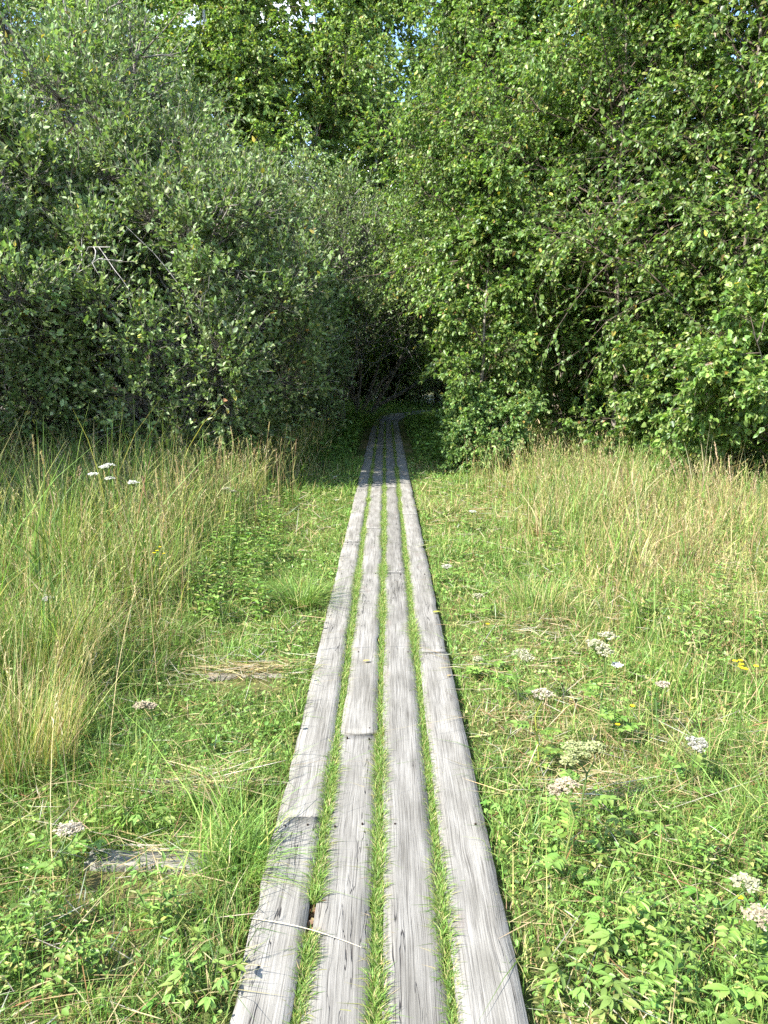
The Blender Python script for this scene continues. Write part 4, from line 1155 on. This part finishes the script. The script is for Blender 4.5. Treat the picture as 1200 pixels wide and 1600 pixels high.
# tussocks
def tuft(px, py, n, h, spread, w, cols, probs, label, bend=0.5, name="grass_tuft"):
    x, y = at(px, py, 0.05); gz = float(ground_z(np.array(x), np.array(y)))
    az = rng.uniform(0, 6.28, n); r = spread * np.sqrt(rng.random(n))
    base = np.stack([r * np.cos(az), r * np.sin(az), np.full(n, -0.01)], -1)
    V, Q = blades(base, h * np.exp(rng.normal(0, 0.22, n)), az + rng.normal(0, 0.6, n), rng.gamma(3, bend / 3, n), w * rng.uniform(0.6, 1.3, n), 5, np.abs(rng.normal(0, 0.2, (n, 1))))
    o = MB().add(V, Q, col=np.repeat(palette(n, cols, probs), 12, 0)).build(name, M_GRASS)
    o.location = (x, y, gz); tag(o, label, "grass tuft")
tuft(468, 950, 420, 0.24, 0.14, 0.0062, [GREEN, BRIGHT, YEL], [3, 4, 1], "bright green arching tuft beside the left edge of the boards", 0.9)
tuft(375, 1375, 300, 0.15, 0.09, 0.0035, [GREEN, BRIGHT, YEL], [3, 4, 1], "long-bladed tuft leaning over the left edge of the near boards", 0.8)
tuft(25, 1200, 900, 0.46, 0.22, 0.0035, [GREEN, YEL, TAN, STRAW], [3, 3, 2, 2], "tall dense reedy clump at the left edge", 0.25, "reed_clump")
tuft(60, 1080, 700, 0.50, 0.25, 0.0035, [GREEN, YEL, TAN, STRAW], [3, 2, 2, 3], "straw-streaked clump behind the reedy one at the left edge", 0.3, "reed_clump")
tuft(560, 668, 500, 0.75, 0.5, 0.012, [GREEN, BRIGHT, YEL], [3, 2, 2], "drooping mound of long grass in the shade left of the far boards", 0.9)
tuft(520, 690, 420, 0.7, 0.45, 0.011, [GREEN, BRIGHT], [3, 2], "shaded tall tuft under the low willow", 0.8)
tuft(840, 960, 260, 0.30, 0.18, 0.0055, [GREEN, BRIGHT, YEL, STRAW], [3, 3, 2, 1], "fine green tuft behind the cream umbels", 0.6)

# old beams left lying in the left turf
def old_beam(px, py, L, w, rz, label, top=0.026, mat=M_WOOD):
    x, y = at(px, py, 0.06)
    me = plank_mesh(-w / 2, w / 2, -L / 2, L / 2, 0.0, 0.06, int(px)).mesh("weathered_beam", mat)
    o = link_mesh("weathered_beam", me); o.location = (x, y, float(ground_z(np.array(x), np.array(y))) + top); o.rotation_euler = (0.0, 0.05, rz); tag(o, label, "beam")
old_beam(235, 1348, 0.42, 0.085, math.radians(86), "grey weathered beam end half buried in the turf at the lower left")
old_beam(385, 1056, 0.42, 0.06, math.radians(88), "thin brown beam end showing in the turf further along the left side", 0.014, M_OLDBEAM)

# bits lying on the boards
def straw():
    (xa, ya), (xb, yb) = at(392, 1441, BT), at(565, 1487, BT)
    s = np.linspace(0, 1, 8)
    P = np.stack([xa + (xb - xa) * s, ya + (yb - ya) * s + 0.006 * np.sin(s * 3), BT + 0.012 + 0.01 * np.sin(s * 3.1)], -1)
    V, Q = tubes(P[None], np.linspace(0.0016, 0.0010, 8)[None], 5)
    o = MB().add(V, Q, col=(0.62, 0.52, 0.38)).build("dry_straw", M_GRASS); tag(o, "long dry straw lying across the two left planks", "straw")
straw()
def fallen(px, py, L, col, label):
    x, y = at(px, py, BT)
    V, Q = leaf_strip(np.array([[0, 0, 0.0]]), np.array([[1.0, 0.4, 0.02]]), np.array([[0, 0, 1.0]]), np.array([L]), np.array([L * 0.6]), 0.08, 0.02)
    o = MB().add(V, Q, col=col).build("fallen_leaf", M_HERB); o.location = (x, y, BT + 0.013); tag(o, label, "fallen leaf")
fallen(567, 1037, 0.045, (0.5, 0.36, 0.14), "ochre fallen leaf on the second plank row")
fallen(676, 960, 0.06, (0.30, 0.30, 0.06), "yellow-green fallen leaf on the rightmost plank row")
fallen(698, 1060, 0.03, (0.48, 0.33, 0.15), "small tan fallen leaf on the rightmost plank row")
